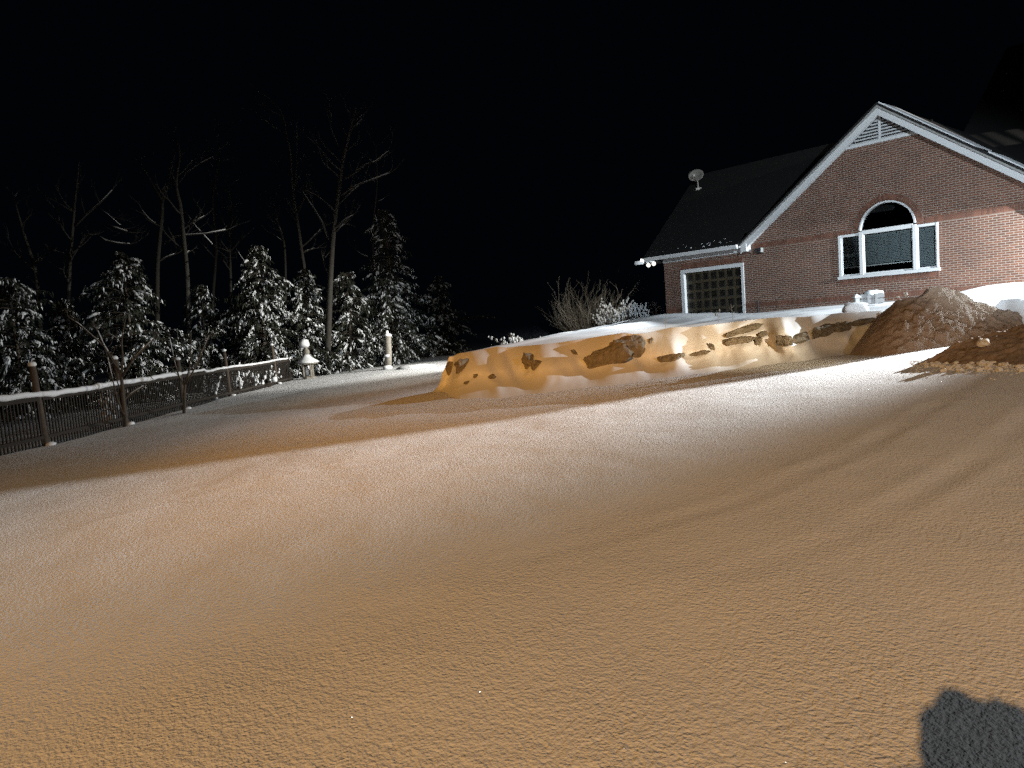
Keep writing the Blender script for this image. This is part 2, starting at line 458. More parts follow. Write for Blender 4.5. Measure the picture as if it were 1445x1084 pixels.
def build_wall():
    rk = []
    for r in ROCKS:
        k, t = find_face(r[0], r[1]); rk.append((k, t, face_point(k, t)) + r[2:])
    # snow face with hollows scoured round each stone
    nk, nt = 620, 64
    V = np.zeros((nk, nt, 3))
    ks = np.linspace(0, len(PATH) - 1.001, nk)
    for a, k in enumerate(ks):
        for b in range(nt):
            V[a, b] = face_point(float(k), b / (nt - 1))
    P = V.reshape(-1, 3)
    for (k, t, c, w, h, tilt, out) in rk:
        pxm = c.y / FPX; ww = w * pxm * .62; hh = h * pxm * .62
        q1 = face_point(k + .5, t); q0 = face_point(k - .5, t); al = (q1 - q0).normalized(); al.z = 0; al.normalize()
        nrm = Vector((al.y, -al.x, 0)).normalized()
        if nrm.y > 0: nrm = -nrm
        d = P - np.array(c); da = d @ np.array(al); dz = d[:, 2]
        ct, stt = math.cos(R(tilt)), math.sin(R(tilt))
        ua = (da * ct + dz * stt) / ww; uz = (-da * stt + dz * ct) / hh
        fall = np.exp(-(ua ** 2 + uz ** 2) ** 2)
        P -= np.outer(fall * min(.12, out * 1.3), np.array(nrm))
        # a sill of snow heaped under the stone
        sh = np.exp(-((ua) ** 2 + ((uz + 1.5) / .8) ** 2)) * .03
        P += np.outer(sh, np.array(nrm))
        # stone itself
        mb = MB()
        mat = Matrix((al, -nrm, Vector((0, 0, 1)))).transposed() @ Matrix.Rotation(-R(tilt), 3, 'Y')
        sd = int(c.x * 91) % 57
        dep = max(.10, min(.22, h * pxm * .6))
        mb.blob(c - nrm * (dep * .80 - out * .9), (w * pxm * .56, dep, h * pxm * .58), sd, .34, mat, 16, 26, .62)
        mb.build('stone', M['stone'], wall, False)
    grid_mesh('snow_cover', P, nk, nt, M['drift'], wall, flip=True)
build_wall()

def build_terrace():
    """snow sheet from the wall lip back to the house"""
    rows = 70; n = len(PATH)
    V = np.zeros((n, rows, 3))
    for i, (p, f) in enumerate(PATH):
        s = i / (n - 1)
        e = -18.9 + np.interp(i, [0, 40, 60, 150, 270, n - 1], [0, .05, .35, 7.0, 17.5, 24.0])
        q = facade(e, .25 if i > 40 else -.2, -.27 + .08 * math.sin(e) * .5)
        for j in range(rows):
            t = j / (rows - 1)
            V[i, j] = p.lerp(q, t)
    P = V.reshape(-1, 3)
    x, y = P[:, 0], P[:, 1]
    tt = np.tile(np.linspace(0, 1, rows), n)
    P[:, 2] += (.10 * fbm(x * .35, y * .35, 3, 41) + .02 * fbm(x * 1.3, y * 1.3, 3, 43)) * np.clip(tt * 5, 0, 1)
    # drifts: one curling off the house corner, one big one against the wall at the right
    c = at(925, 449, 27.6); P[:, 2] += .17 * np.exp(-(((x - c.x) / 1.5) ** 2 + ((y - c.y) / .9) ** 2)) * np.clip(tt * 4, 0, 1)
    c = at(1425, 404, 17.6); P[:, 2] += .30 * np.exp(-(((x - c.x) / 1.9) ** 2 + ((y - c.y) / 1.3) ** 2)) * np.clip(tt * 4, 0, 1)
    o = grid_mesh('terrace', P, n, rows, M['drift'])
    tag(o, kind='structure')
build_terrace()

# ------------------------------------------------------------------ ploughed snow piles
def pile(name, label, crest, foot, back, seed, rough, nu=260, nv=90, sharp=1.25):
    us = np.linspace(0, 1, nu)
    def samp(L):
        L = [Vector(p) for p in L]; xs = np.linspace(0, 1, len(L))
        return np.stack([np.interp(us, xs, [p[k] for p in L]) for k in range(3)], -1)
    C, F, B = samp(crest), samp(foot), samp(back)
    V = np.zeros((nu, nv, 3))
    for j, v in enumerate(np.linspace(0, 1, nv)):
        if v < .6:
            t = v / .6
            V[:, j, :2] = F[:, :2] + (C[:, :2] - F[:, :2]) * t
            V[:, j, 2] = F[:, 2] + (C[:, 2] - F[:, 2]) * (t ** sharp * .55 + t * .45)
        else:
            t = (v - .6) / .4
            V[:, j, :2] = C[:, :2] + (B[:, :2] - C[:, :2]) * t
            V[:, j, 2] = C[:, 2] + (B[:, 2] - C[:, 2]) * (1 - (1 - t) ** 1.3)
    P = V.reshape(-1, 3); x, y = P[:, 0].copy(), P[:, 1] + .95 * P[:, 2]
    vv = np.tile(np.linspace(0, 1, nv), nu); uu = np.repeat(us, nv)
    edge = np.clip(np.minimum(vv, 1 - vv) * 6, 0, 1) * np.clip(uu * 4, .05, 1)
    cx, cy = np.floor(x * 5 + .8 * vn(x * 3, y * 3, seed)), np.floor(y * 6 + .8 * vn(x * 3 + 5, y * 3, seed))
    cx2, cy2 = np.floor(x * 13), np.floor(y * 16)
    h = .10 * fbm(x * 1.2, y * 1.4, 3, seed) + .07 * np.abs(fbm(x * 4, y * 5, 3, seed + 3)) + .05 * (_hash(cx, cy, seed) - .5) * (_hash(cx, cy, seed + 9) > .45) \
        + .035 * (_hash(cx2, cy2, seed + 4) - .4) * (_hash(cx2, cy2, seed + 7) > .6) + .02 * fbm(x * 18, y * 18, 2, seed + 8)
    P[:, 2] += h * edge * rough
    P[:, 0] += .05 * fbm(x * 6, y * 6, 2, seed + 12) * edge * rough; P[:, 1] += .05 * fbm(x * 6 + 9, y * 6, 2, seed + 13) * edge * rough
    o = grid_mesh(name, P, nu, nv, M['clump'], flip=False)
    return tag(o, label, 'snow pile', 'ploughed snow piles at the drive edge')

def G(x, y, dz=-.05): return Vector((x, y, gz(x, y) + dz))
rear_crest = [at(1238, 446, 15.6), at(1250, 436, 15.3), at(1266, 425.5, 15.0), at(1290, 415.5, 14.85), at(1320, 409, 14.85), at(1340, 411, 14.9), at(1358, 418, 14.95), at(1378, 426, 15.05), at(1398, 431, 15.15), at(1425, 440, 15.3), at(1447, 446, 15.4), at(1500, 454, 15.7), at(1560, 470, 16.1)]
rear_foot = [G(7.1, 15.1), G(7.15, 14.6), G(7.35, 14.25), G(7.6, 14.12), G(8.0, 14.2), G(8.3, 14.3), G(8.7, 14.4), G(9.1, 14.5), G(9.5, 14.6), G(10.1, 14.75), G(10.7, 14.9), G(11.3, 15.1), G(12.0, 15.4)]
rear_back = [Vector((p.x + .6, p.y + 1.3, min(p.z - .12, EYE - .33))) for p in rear_crest]
pile('snow_pile', 'tall ploughed snow pile beside the house, bright rough crest over a dark brown face', rear_crest, rear_foot, rear_back, 71, 1.35, sharp=.9)
fr_crest = [at(1300, 511, 12.2), at(1308, 508, 12.3), at(1318, 503, 12.35), at(1332, 494, 12.4), at(1350, 484, 12.4), at(1378, 473, 12.4), at(1411, 466, 12.4), at(1445, 459, 12.4)] + [Vector((x, 12.4, EYE + z)) for x, z in ((9.2, -.66), (9.6, -.58), (10.1, -.45), (10.7, -.26), (11.4, -.2), (12.4, -.2))]
fr_foot = [on_ground(1282, 514), on_ground(1292, 515), on_ground(1302, 514), on_ground(1314, 513), on_ground(1330, 514), on_ground(1370, 517), on_ground(1410, 517), on_ground(1445, 518), G(8.3, 10.6), G(9.0, 10.8), G(9.6, 10.9), G(10.3, 10.9), G(11.2, 10.9), G(12.4, 10.9)]
fr_foot = [p - Vector((0, 0, .03)) for p in fr_foot]
fr_back = [Vector((p.x + .3, p.y + .65, gz(p.x + .3, p.y + .65) - .04)) for p in fr_crest]
pile('snow_pile', 'low crumbly orange-brown snow pile at the drive edge with chunks at its foot', fr_crest, fr_foot, fr_back, 83, .8)

rnd = random.Random(5)
def chunk(p, s, seed, label, group='loose snow chunks'):
    mb = MB(); mb.blob(p, (s * rnd.uniform(.8, 1.3), s * rnd.uniform(.7, 1.1), s * rnd.uniform(.6, 1.0)), seed, .5, Matrix.Rotation(rnd.uniform(0, 6), 3, 'Z'), 8, 10, .75)
    return tag(mb.build('snow_chunk', M['crumb'], None, False), label, 'snow chunk', group)
chunk(at(1388, 484, 11.85), .08, 3, 'largest snow chunk halfway up the front face of the low pile')
chunk(on_ground(1388, 515) + Vector((0, 0, .02)), .075, 8, 'largest pale snow chunk at the foot of the front pile')
for k in range(44):
    px = rnd.uniform(1300, 1445); py = 512 + rnd.uniform(-3, 13) * (1 if px > 1330 else .5)
    p = on_ground(px, py); s = rnd.uniform(.018, .05)
    chunk(p + Vector((0, 0, s * .3)), s, k + 20, 'small snow chunk scattered along the foot of the front pile')
for px, py, Y, s, lab in ((1278, 415.5, 14.9, .05, 'small round snow lump on the upper left slope of the tall pile'), (1267, 419.5, 15.2, .035, 'tiny snow lump at the left end of the tall pile')):
    chunk(at(px, py, Y), s, int(px), lab)
mb = MB()
for k in range(800):
    px = rnd.uniform(1285, 1445); py = 513 + abs(rnd.gauss(0, 9)) - 4
    p = on_ground(px, py); s = rnd.uniform(.005, .017)
    mb.blob(p, (s, s, s * .8), k, .4, None, 4, 6)
tag(mb.build('snow_crumbs', M['crumb']), kind='stuff')
mb = MB()
c = at(1207, 434, 16.9)
mb.blob(c + Vector((0, 0, -.02)), (.27, .16, .13), 4, .3, Matrix.Rotation(R(-12), 3, 'Z'), 12, 16, .6)
tag(mb.build('snow_block', M['drift'], None, True), 'flat-topped snow block on the terrace below the white slatted box', 'snow block')

# ------------------------------------------------------------------ brick house (local axes: x along the facade, y behind it, z above eye level)
house = empty('brick_house', HN * HD + Vector((0, 0, EYE)), 'red brick house with white-trimmed gable, arched window and dark panelled garage door', 'house', rz=-TH, local=True)
AX, AZ, SL = -9.6, 5.58, .74
ARC, ARZ, ARR = -9.475, 2.07, .86
def arcpts(r, a0, a1, n, cx=ARC, cz=ARZ): return [(cx + r * math.cos(R(a0 + (a1 - a0) * i / n)), cz + r * math.sin(R(a0 + (a1 - a0) * i / n))) for i in range(n + 1)]

def build_house():
    W0, W1, WZ0, WZ1 = -11.02, -8.01, .593, 2.045
    D0, D1, DZ = -17.35, -14.55, 1.56
    win = [(W0, WZ0), (W1, WZ0), (W1, WZ1)] + [(ARC + ARR, WZ1)] + arcpts(ARR, 0, 180, 32) + [(ARC - ARR, WZ1), (W0, WZ1)]
    outer = [(-18.15, -1.8), (D0, -1.8), (D0, DZ), (D1, DZ), (D1, -1.8), (2.5, -1.8), (2.5, 2.15), (AX + 4.9, 2.2), (AX, AZ + .24), (AX - 4.72, 2.2), (-18.15, 2.15)]
    loops = [[Vector((x, z, 0)) for x, z in outer], [Vector((x, z, 0)) for x, z in win][::-1]]
    tri = tessellate_polygon(loops); pts = [p for l in loops for p in l]
    mb = MB(); mb.add([(p.x, 0, p.y) for p in pts], [tuple(t) for t in tri])
    # reveals
    def reveal(poly, d):
        n = len(poly); mb.add([(x, 0, z) for x, z in poly] + [(x, d, z) for x, z in poly], [(i, (i + 1) % n, n + (i + 1) % n, n + i) for i in range(n)])
    reveal(win, .2); 
    mb.add([(D0, 0, -1.8), (D0, .2, -1.8), (D0, .2, DZ), (D0, 0, DZ), (D1, 0, -1.8), (D1, .2, -1.8), (D1, .2, DZ), (D1, 0, DZ)], [(0, 1, 2, 3), (7, 6, 5, 4), (3, 2, 6, 7)])
    mb.add([(-18.15, 0, -1.8), (-18.15, 9, -1.8), (-18.15, 9, 2.15), (-18.15, 0, 2.15)], [(0, 3, 2, 1)])
    mb.add([(2.5, 0, -1.8), (2.5, 9, -1.8), (2.5, 9, 2.15), (2.5, 0, 2.15)], [(0, 1, 2, 3)])
    mb.add([(-18.15, 9, -1.8), (2.5, 9, -1.8), (2.5, 9, 2.15), (-18.15, 9, 2.15)], [(0, 3, 2, 1)])
    # gable end triangle of the low left block
    mb.add([(-18.15, .0, 2.15), (-18.15, 9, 2.15), (-18.15, 3.6, 5.5)], [(0, 2, 1)])
    mb.build('wall', M['brick'], house)
    # soldier courses: upright bricks on a mortar bed
    def soldier(x0, x1, z0, z1):
        b = MB(); bed = MB()
        bed.box(x0, x1, -.004, .0, z0, z1)
        n = max(1, int((x1 - x0) / .0677)); st = (x1 - x0) / n
        for i in range(n): b.box(x0 + i * st + .0065, x0 + (i + 1) * st - .0065, -.013, -.003, z0 + .006, z1 - .006)
        o = b.build('soldier_course', M['soldier'], house); bed.build('mortar_bed', M['mortar'], o)
    soldier(-14.1, ARC - ARR - .24, 2.03 - .04, 2.19); soldier(ARC + ARR + .24, 1.5, 1.99 + .06, 2.25)
    soldier(-18.14, D0 - .02, -.13, .07); soldier(D1 + .02, 1.5, -.13, .07); soldier(D0 + .02, D1 - .02, DZ + .015, DZ + .215)
    soldier(W0, W1, WZ0 - .19, WZ0 - .01)
    b = MB(); bed = MB(); n = 46
    ring = [(r, a) for r in (ARR + .01, ARR + .20) for a in (0, 180)]
    pi, po = arcpts(ARR + .005, -6, 186, n), arcpts(ARR + .215, -6, 186, n)
    for i in range(n):
        q = [pi[i], pi[i + 1], po[i + 1], po[i]]
        bed.add([(x, -.004, z) for x, z in q], [(0, 1, 2, 3)])
        a0, a1 = -6 + 192 * (i + .08) / n, -6 + 192 * (i + .92) / n
        poly = [(ARC + r * math.cos(R(a)), ARZ + r * math.sin(R(a))) for r, a in ((ARR + .012, a0), (ARR + .205, a0), (ARR + .205, a1), (ARR + .012, a1))]
        b.prism(poly, -.014, -.003)
    o = b.build('brick_arch', M['soldier'], house); bed.build('mortar_bed', M['mortar'], o)
    # window: frame, sill, panes, blinds
    m0, m1 = (ARC - ARR, ARC - ARR + .105), (ARC + ARR - .105, ARC + ARR)
    wf = MB()
    wf.box(W0, W0 + .09, -.03, .14, WZ0 + .10, WZ1); wf.box(W1 - .05, W1, -.03, .14, WZ0 + .10, WZ1)
    wf.box(m0[0], m0[1], -.04, .14, WZ0 + .10, WZ1 + .03); wf.box(m1[0], m1[1], -.04, .14, WZ0 + .10, WZ1 + .03)
    wf.box(W0 + .09, m0[0], -.025, .14, WZ1 - .08, WZ1); wf.box(m1[1], W1 - .05, -.025, .14, WZ1 - .08, WZ1)
    wf.box(m0[1], m1[0], -.035, .14, WZ1 - .07, WZ1 + .06)
    ai, ao = arcpts(ARR - .055, 3, 177, 32), arcpts(ARR - .002, 3, 177, 32)
    for i in range(32): wf.prism([ai[i], ao[i], ao[i + 1], ai[i + 1]], -.045, .12)
    # inner sash edges
    for x0, x1 in ((W0 + .09, m0[0]), (m0[1], m1[0]), (m1[1], W1 - .05)):
        wf.box(x0, x0 + .035, .0, .06, WZ0 + .10, WZ1 - .085); wf.box(x1 - .035, x1, .0, .06, WZ0 + .10, WZ1 - .085); wf.box(x0 + .035, x1 - .035, .0, .06, WZ0 + .10, WZ0 + .15)
    w = wf.build('window', M['white'], house)
    b = MB(); b.box(W0 - .04, W1 + .04, -.07, .14, WZ0, WZ0 + .095); b.build('sill', M['white'], w)
    for k, (x0, x1, z0, z1) in enumerate(((W0 + .1, m0[0] - .005, WZ0 + .1, WZ1 - .08), (m0[1] + .005, m1[0] - .005, WZ0 + .1, WZ1 - .08), (m1[1] + .005, W1 - .06, WZ0 + .1, WZ1 - .08))):
        b = MB(); b.add([(x0, .05, z0), (x1, .05, z0), (x1, .05, z1), (x0, .05, z1)], [(0, 1, 2, 3)]); b.build('pane', M['glass'], w)
        zb = (.98, .98, .74)[k]
        b = MB()
        ns = int((z1 - zb) / .05)
        for i in range(ns):
            z = zb + .03 + i * .05
            b.add([(x0, .085, z), (x1, .085, z), (x1, .115, z + .045), (x0, .115, z + .045)], [(0, 1, 2, 3)])
        for f in ((.06, .28, .5, .74) if k == 1 else ()):
            xx = x0 + (x1 - x0) * f; b.box(xx, xx + .012, .078, .083, zb, z1)
        if k == 0: b.box(x0, x1, .078, .083, 1.33, 1.42)
        o = b.build('blind', M['blind'], w)
        b = MB(); b.box(x0, x1, .075, .12, zb - .03, zb + .005); b.build('blind_rail', M['blind_rail'], w)
    b = MB(); pa = arcpts(ARR - .06, 0, 180, 28); b.add([(x, .05, z + .03) for x, z in pa], [tuple(range(len(pa)))]); b.build('pane', M['glass'], w)
    # garage door
    b = MB(); b.box(D0, D1, .13, .19, -1.8, DZ)
    gd = b.build('garage_door', M['door'], house)
    x0, x1 = D0 + .16, D1 - .12; n = 7; st = (x1 - x0) / n
    b = MB()
    for r in range(9):
        for c in range(n):
            xa = x0 + c * st + .045; xb = xa + st - .09; zt = DZ - .16 - r * st - .045; zb = zt - st + .09
            if zb < -1.7: continue
            vs = [(xa, .129, zb), (xb, .129, zb), (xb, .129, zt), (xa, .129, zt)] + [(xa + .035, .11, zb + .035), (xb - .035, .11, zb + .035), (xb - .035, .11, zt - .035), (xa + .035, .11, zt - .035)]
            b.add(vs, [(0, 1, 5, 4), (1, 2, 6, 5), (2, 3, 7, 6), (3, 0, 4, 7), (4, 5, 6, 7)])
    b.build('door_panels', M['panel'], gd)
    b = MB(); b.box(D0, D0 + .15, -.03, .128, -1.8, DZ - .14); b.box(D1 - .11, D1, -.03, .128, -1.8, DZ - .14); b.box(D0, D1, -.033, .128, DZ - .14, DZ)
    b.build('door_frame', M['white'], gd)
    # trim along the gable
    ox, oz = -9.54, 5.85
    def chev(lo, hi, y0, y1, cx, cz, xl, xr, b):
        for sx, xf in ((-1, xl), (1, xr)):
            zf = cz - SL * abs(xf - cx)
            poly = [(cx, cz + lo), (cx, cz + hi), (xf, zf + hi), (xf, zf + lo)]
            b.prism(poly if sx < 0 else poly[::-1], y0, y1)
    b = MB(); chev(0, .255, -.035, -.001, AX, AZ, AX - 4.62, AX + 4.62, b); b.build('frieze_board', M['white'], house)
    b = MB(); chev(-.31, -.05, -.29, -.25, ox, oz, ox - 4.95, ox + 4.95, b); chev(-.16, -.12, -.25, -.036, ox, oz, ox - 4.95, ox + 4.95, b); b.build('rake_board', M['white'], house)
    b = MB(); chev(-.075, -.005, -.335, -.291, ox, oz, ox - 4.95, ox + 4.95, b); b.build('crown_moulding', M['grey'], house)
    for xx in (AX - 4.85, AX + 4.63):
        b = MB(); b.box(xx, xx + .22, -.32, -.0, 1.93 if xx < AX else 2.17, 2.22); b.build('cornice_return', M['white'], house)
    # gable roof with a dusting of snow on its right slope
    b = MB(); chev(0, .07, -.36, 9.2, ox, oz, ox - 5.1, ox + 5.1, b)
    rf = b.build('roof', M['shingle'], house)
    b = MB()
    for xa, xb in ((ox + .05, ox + 2.62), (ox + 2.95, ox + 4.2)):
        za, zb = oz - SL * (xa - ox) + .075, oz - SL * (xb - ox) + .075
        b.prism([(xa, za), (xa, za + .05), (xb, zb + .035), (xb, zb)], -.34, 1.2)
    tag(b.build('roof_snow', M['cap'], rf), kind='stuff')
    # roof of the low left block
    def slope(x0, x1, y0, z0, y1, z1, th, name, mat):
        bb = MB(); bb.add([(x0, y0, z0), (x1, y0, z0), (x1, y1, z1), (x0, y1, z1), (x0, y0, z0 + th), (x1, y0, z0 + th), (x1, y1, z1 + th), (x0, y1, z1 + th)],
                          [(0, 3, 2, 1), (4, 5, 6, 7), (0, 1, 5, 4), (2, 3, 7, 6), (1, 2, 6, 5), (3, 0, 4, 7)])
        return bb.build(name, mat, house)
    P2 = .90
    r2 = slope(-18.85, -14.5, -.42, 2.16, 3.6, 2.16 + P2 * 4.02, .07, 'roof', M['shingle'])
    r3 = slope(-14.5, AX + .3,   .1, 2.16 + P2 * .52, 3.6, 2.16 + P2 * 4.02, .065, 'roof', M['shingle'])
    slope(-18.85, AX, 9.6, 2.16, 3.6, 2.16 + P2 * 4.02, .07, 'roof', M['shingle'])
    # thin wind-blown snow along the eave
    bb = MB(); rr = random.Random(3)
    for k in range(22):
        x = rr.uniform(-18.0, -14.9); y = abs(rr.gauss(0, .13)) - .34; z = 2.16 + P2 * (y + .42) + .075
        s = rr.uniform(.008, .028); bb.blob((x, y, z), (s * 2.2, s, s * .3), k, .3, Matrix.Rotation(math.atan(P2), 3, 'X'), 4, 7)
    tag(bb.build('roof_snow', M['cap'], r2), kind='stuff')
    # main roof set back to the right
    mz = lambda q: 5.0 + .74 * (q - 6)
    slope(AX + .2, 12, 2.0, mz(2.0), 12.5, mz(12.5), .08, 'main_roof', M['shingle'])
    b = MB(); b.box(AX + .8, 12, 2.3, 12, -1.8, mz(2.3)); b.build('rear_block', M['brick'], house)
    # eave trim and gutter of the low block
    b = MB(); b.box(-18.16, AX - 4.86, -.03, -.001, 1.93, 2.09); b.box(-18.85, AX - 4.86, -.40, -.0, 2.092, 2.13); b.build('eave_board', M['white'], house)
    b = MB(); b.add([(x, y, z) for x in (-18.9, AX - 4.9) for y, z in ((-.41, 2.06), (-.50, 2.06), (-.55, 2.17), (-.55, 2.20), (-.41, 2.20))],
                    [(0, 1, 6, 5), (1, 2, 7, 6), (2, 3, 8, 7), (3, 4, 9, 8), (4, 0, 5, 9), (4, 3, 2, 1, 0), (5, 6, 7, 8, 9)]); b.build('gutter', M['white'], house)
    b = MB(); b.box(-18.9, -18.82, -.4, 3.0, 2.0, 2.1); b.build('end_board', M['white'], house)
    # gable vent
    vz = 4.82; hw = (AZ - vz) / SL
    b = MB(); b.box(AX - hw - .06, AX + hw + .06, -.05, -.002, vz - .06, vz + .02); b.box(AX - .035, AX + .035, -.045, -.002, vz + .02, AZ - .02)
    v = b.build('gable_vent', M['white'], house)
    b = MB(); b.add([(AX - hw, -.004, vz), (AX + hw, -.004, vz), (AX, -.004, AZ)], [(0, 1, 2)]); b.build('vent_backing', M['dark'], v)
    b = MB(); nsl = 8
    for i in range(nsl):
        z = vz + .03 + i * (AZ - vz) / nsl; w2 = hw * (1 - (z + .05 - vz) / (AZ - vz))
        if w2 > .08:
            for xa, xb in ((AX - w2, AX - .036), (AX + .036, AX + w2)):
                b.add([(xa, -.035, z), (xb, -.035, z), (xb, -.008, z + .045), (xa, -.008, z + .045), (xa, -.03, z - .006), (xb, -.03, z - .006)], [(0, 1, 2, 3), (4, 5, 1, 0)])
    b.build('louvre', M['white'], v)
    # dryer hood and a tap pipe on the bricks
    b = MB(); b.box(-13.97, -13.75, -.17, -.002, 1.83, 2.0); b.box(-13.99, -13.73, -.012, -.0005, 1.81, 2.02)
    h = b.build('vent_hood', M['dark'], house)
    b = MB(); b.box(-13.745, -13.725, -.19, -.02, 1.84, 2.0); b.build('vent_flap', M['grey'], h)
    b = MB(); b.tube([(-14.02, -.03, -.5), (-14.02, -.03, .06), (-14.02, -.08, .1)], .025, 6); b.build('pipe', M['dark'], house)
build_house()

# satellite dish on the low roof's end
def build_dish():
    base = facade(-18.2, 2.75, 2.16 + .9 * 3.17 + .07)
    t = empty('satellite_dish', base, 'pale satellite dish on the left edge of the dark roof', 'satellite dish')
    top = base + Vector((-.02, -.02, .34))
    b = MB(); b.tube([base, base + Vector((0, 0, .25)), top], [.03, .025, .025], 8); b.box(base.x - .12, base.x + .12, base.y - .1, base.y + .1, base.z - .05, base.z + .04); b.build('mast', M['grey'], t)
    ax = Vector((-.45, -.80, .28)).normalized()
    a = ax.cross(Vector((0, 0, 1))).normalized(); u = a.cross(ax)
    c = top + Vector((-.05, -.03, .22)); vs = []; n = 24
    for i in range(7):
        r = .33 * i / 6
        for j in range(n):
            th = 2 * math.pi * j / n
            vs.append(c + a * (r * math.cos(th)) + u * (r * .80 * math.sin(th)) + ax * (.55 * r * r))
    vs2 = [p - ax * .015 for p in vs]; k = len(vs)
    fs = [(i * n + j, i * n + (j + 1) % n, (i + 1) * n + (j + 1) % n, (i + 1) * n + j) for i in range(6) for j in range(n)]
    fs2 = [tuple(q + k for q in f[::-1]) for f in fs] + [(6 * n + j, 6 * n + (j + 1) % n, k + 6 * n + (j + 1) % n, k + 6 * n + j) for j in range(n)]
    b = MB(); b.add(vs + vs2, fs + fs2); b.build('dish', M['dishgrey'], t, True)
    b = MB(); tip = c + ax * .36 - u * .18; b.tube([c - u * .25, tip], .012, 6); o = b.build('feed_arm', M['dark'], t)
    b = MB(); b.box(tip.x - .05, tip.x + .05, tip.y - .05, tip.y + .05, tip.z - .03, tip.z + .06); b.build('receiver', M['grey'], o)
build_dish()

# flood lamp under the eave corner
LAMP = facade(-18.80, -.55, 2.08)
def build_flood():
    t = empty('floodlight', facade(-18.5, -.3, 2.0), 'lit white twin floodlight under the eave at the house corner', 'floodlight')
    c = facade(-18.45, -.40, 2.03)
    b = MB(); b.box(c.x - .09, c.x + .09, c.y - .09, c.y + .09, c.z - .05, c.z + .03); b.tube([c, LAMP + (c - LAMP) * .35], .02, 6); b.build('bracket', M['white'], t)
    for k, (p, d, hot) in enumerate(((LAMP, Vector((-.75, -.55, -.12)), 1), (facade(-18.52, -.52, 1.90), Vector((-.3, -.8, -.3)), 0), (facade(-18.28, -.50, 1.93), Vector((.0, -.9, -.2)), 0))):
        d.normalize(); b = MB()
        b.tube([p - d * .16, p - d * .10, p - d * .02, p + d * .03], [.03, .045, .075, .09], 12); o = b.build('lamp_head', M['white'], t, True)
        a = d.cross(Vector((0, 0, 1))).normalized(); u = a.cross(d)
        b = MB(); n = 14; vs = [p + d * (.031 + .03 * math.cos(i * .785)) + (a * math.cos(2 * math.pi * j / n) + u * math.sin(2 * math.pi * j / n)) * (.086 * math.sin(i * .785)) for i in (0.05, .7, 1.4, 2) for j in range(n)]
        b.add(vs, [(i * n + j, i * n + (j + 1) % n, (i + 1) * n + (j + 1) % n, (i + 1) * n + j) for i in range(3) for j in range(n)] + [tuple(range(n))]); b.build('bulb', M['bulb'] if hot else M['bulb2'], o, True)
build_flood()
def added_flood_plate():  # plate added by the lamp so the terrace spot stops at the lip
    t = bpy.data.objects['floodlight']
    c = LAMP + Vector((-.1, -.2, -.08)); a0 = math.atan2(18.2 - c.y, 1.0 - c.x); q = []
    for k in range(9):
        a = a0 + R(-24 + 6 * k); p = c + Vector((math.cos(a), math.sin(a), 0)) * .42
        q += [p + Vector((0, 0, -.42 * math.tan(R(10.9)))), p + Vector((0, 0, .06))]
    b = MB(); b.add(q, [(2 * k, 2 * k + 2, 2 * k + 3, 2 * k + 1) for k in range(8)]); b.build('added_glare_plate', M['white'], t)
added_flood_plate()

# white slatted box and capped post on the terrace
def build_box():
    c = at(1230, 424, 20.6); c.z -= .10
    t = empty('slatted_box', c, 'low white slatted box with a rounded snow cap in front of the brick wall', 'box')
    mat = Matrix.Translation(c) @ Matrix.Rotation(-TH * .45, 4, 'Z')
    b = MB(); w, d = .31, .22
    for k in range(2): b.box(-w, w, -d, d, .02 + k * .15, .13 + k * .15, mat)
    b.box(-w + .03, w - .03, -d + .03, d - .03, 0, .30, mat)
    for sx in (-1, 1): b.box(sx * .10 - .03, sx * .10 + .03, -d - .02, -d - .001, 0, .29, mat)
    b.build('slats', M['boxwhite'], t)
    b = MB(); b.blob(mat @ Vector((.05, 0, .30)), (.26, .22, .09), 6, .15, None, 10, 16, .7); b.build('snow_cap', M['cap'], t, True)
    c2 = at(1209, 427, 20.2); c2.z -= .06
    t = empty('path_light', c2, 'short square garden light with a pointed white cap left of the slatted box', 'garden light')
    b = MB(); b.box(c2.x - .06, c2.x + .06, c2.y - .06, c2.y + .06, c2.z, c2.z + .20); b.build('post', M['grey'], t)
    b = MB(); s = .10; z0 = c2.z + .20; b.add([(c2.x - s, c2.y - s, z0), (c2.x + s, c2.y - s, z0), (c2.x + s, c2.y + s, z0), (c2.x - s, c2.y + s, z0), (c2.x, c2.y, z0 + .10)], [(3, 2, 1, 0), (0, 1, 4), (1, 2, 4), (2, 3, 4), (3, 0, 4)]); b.build('cap', M['cap'], t)
build_box()

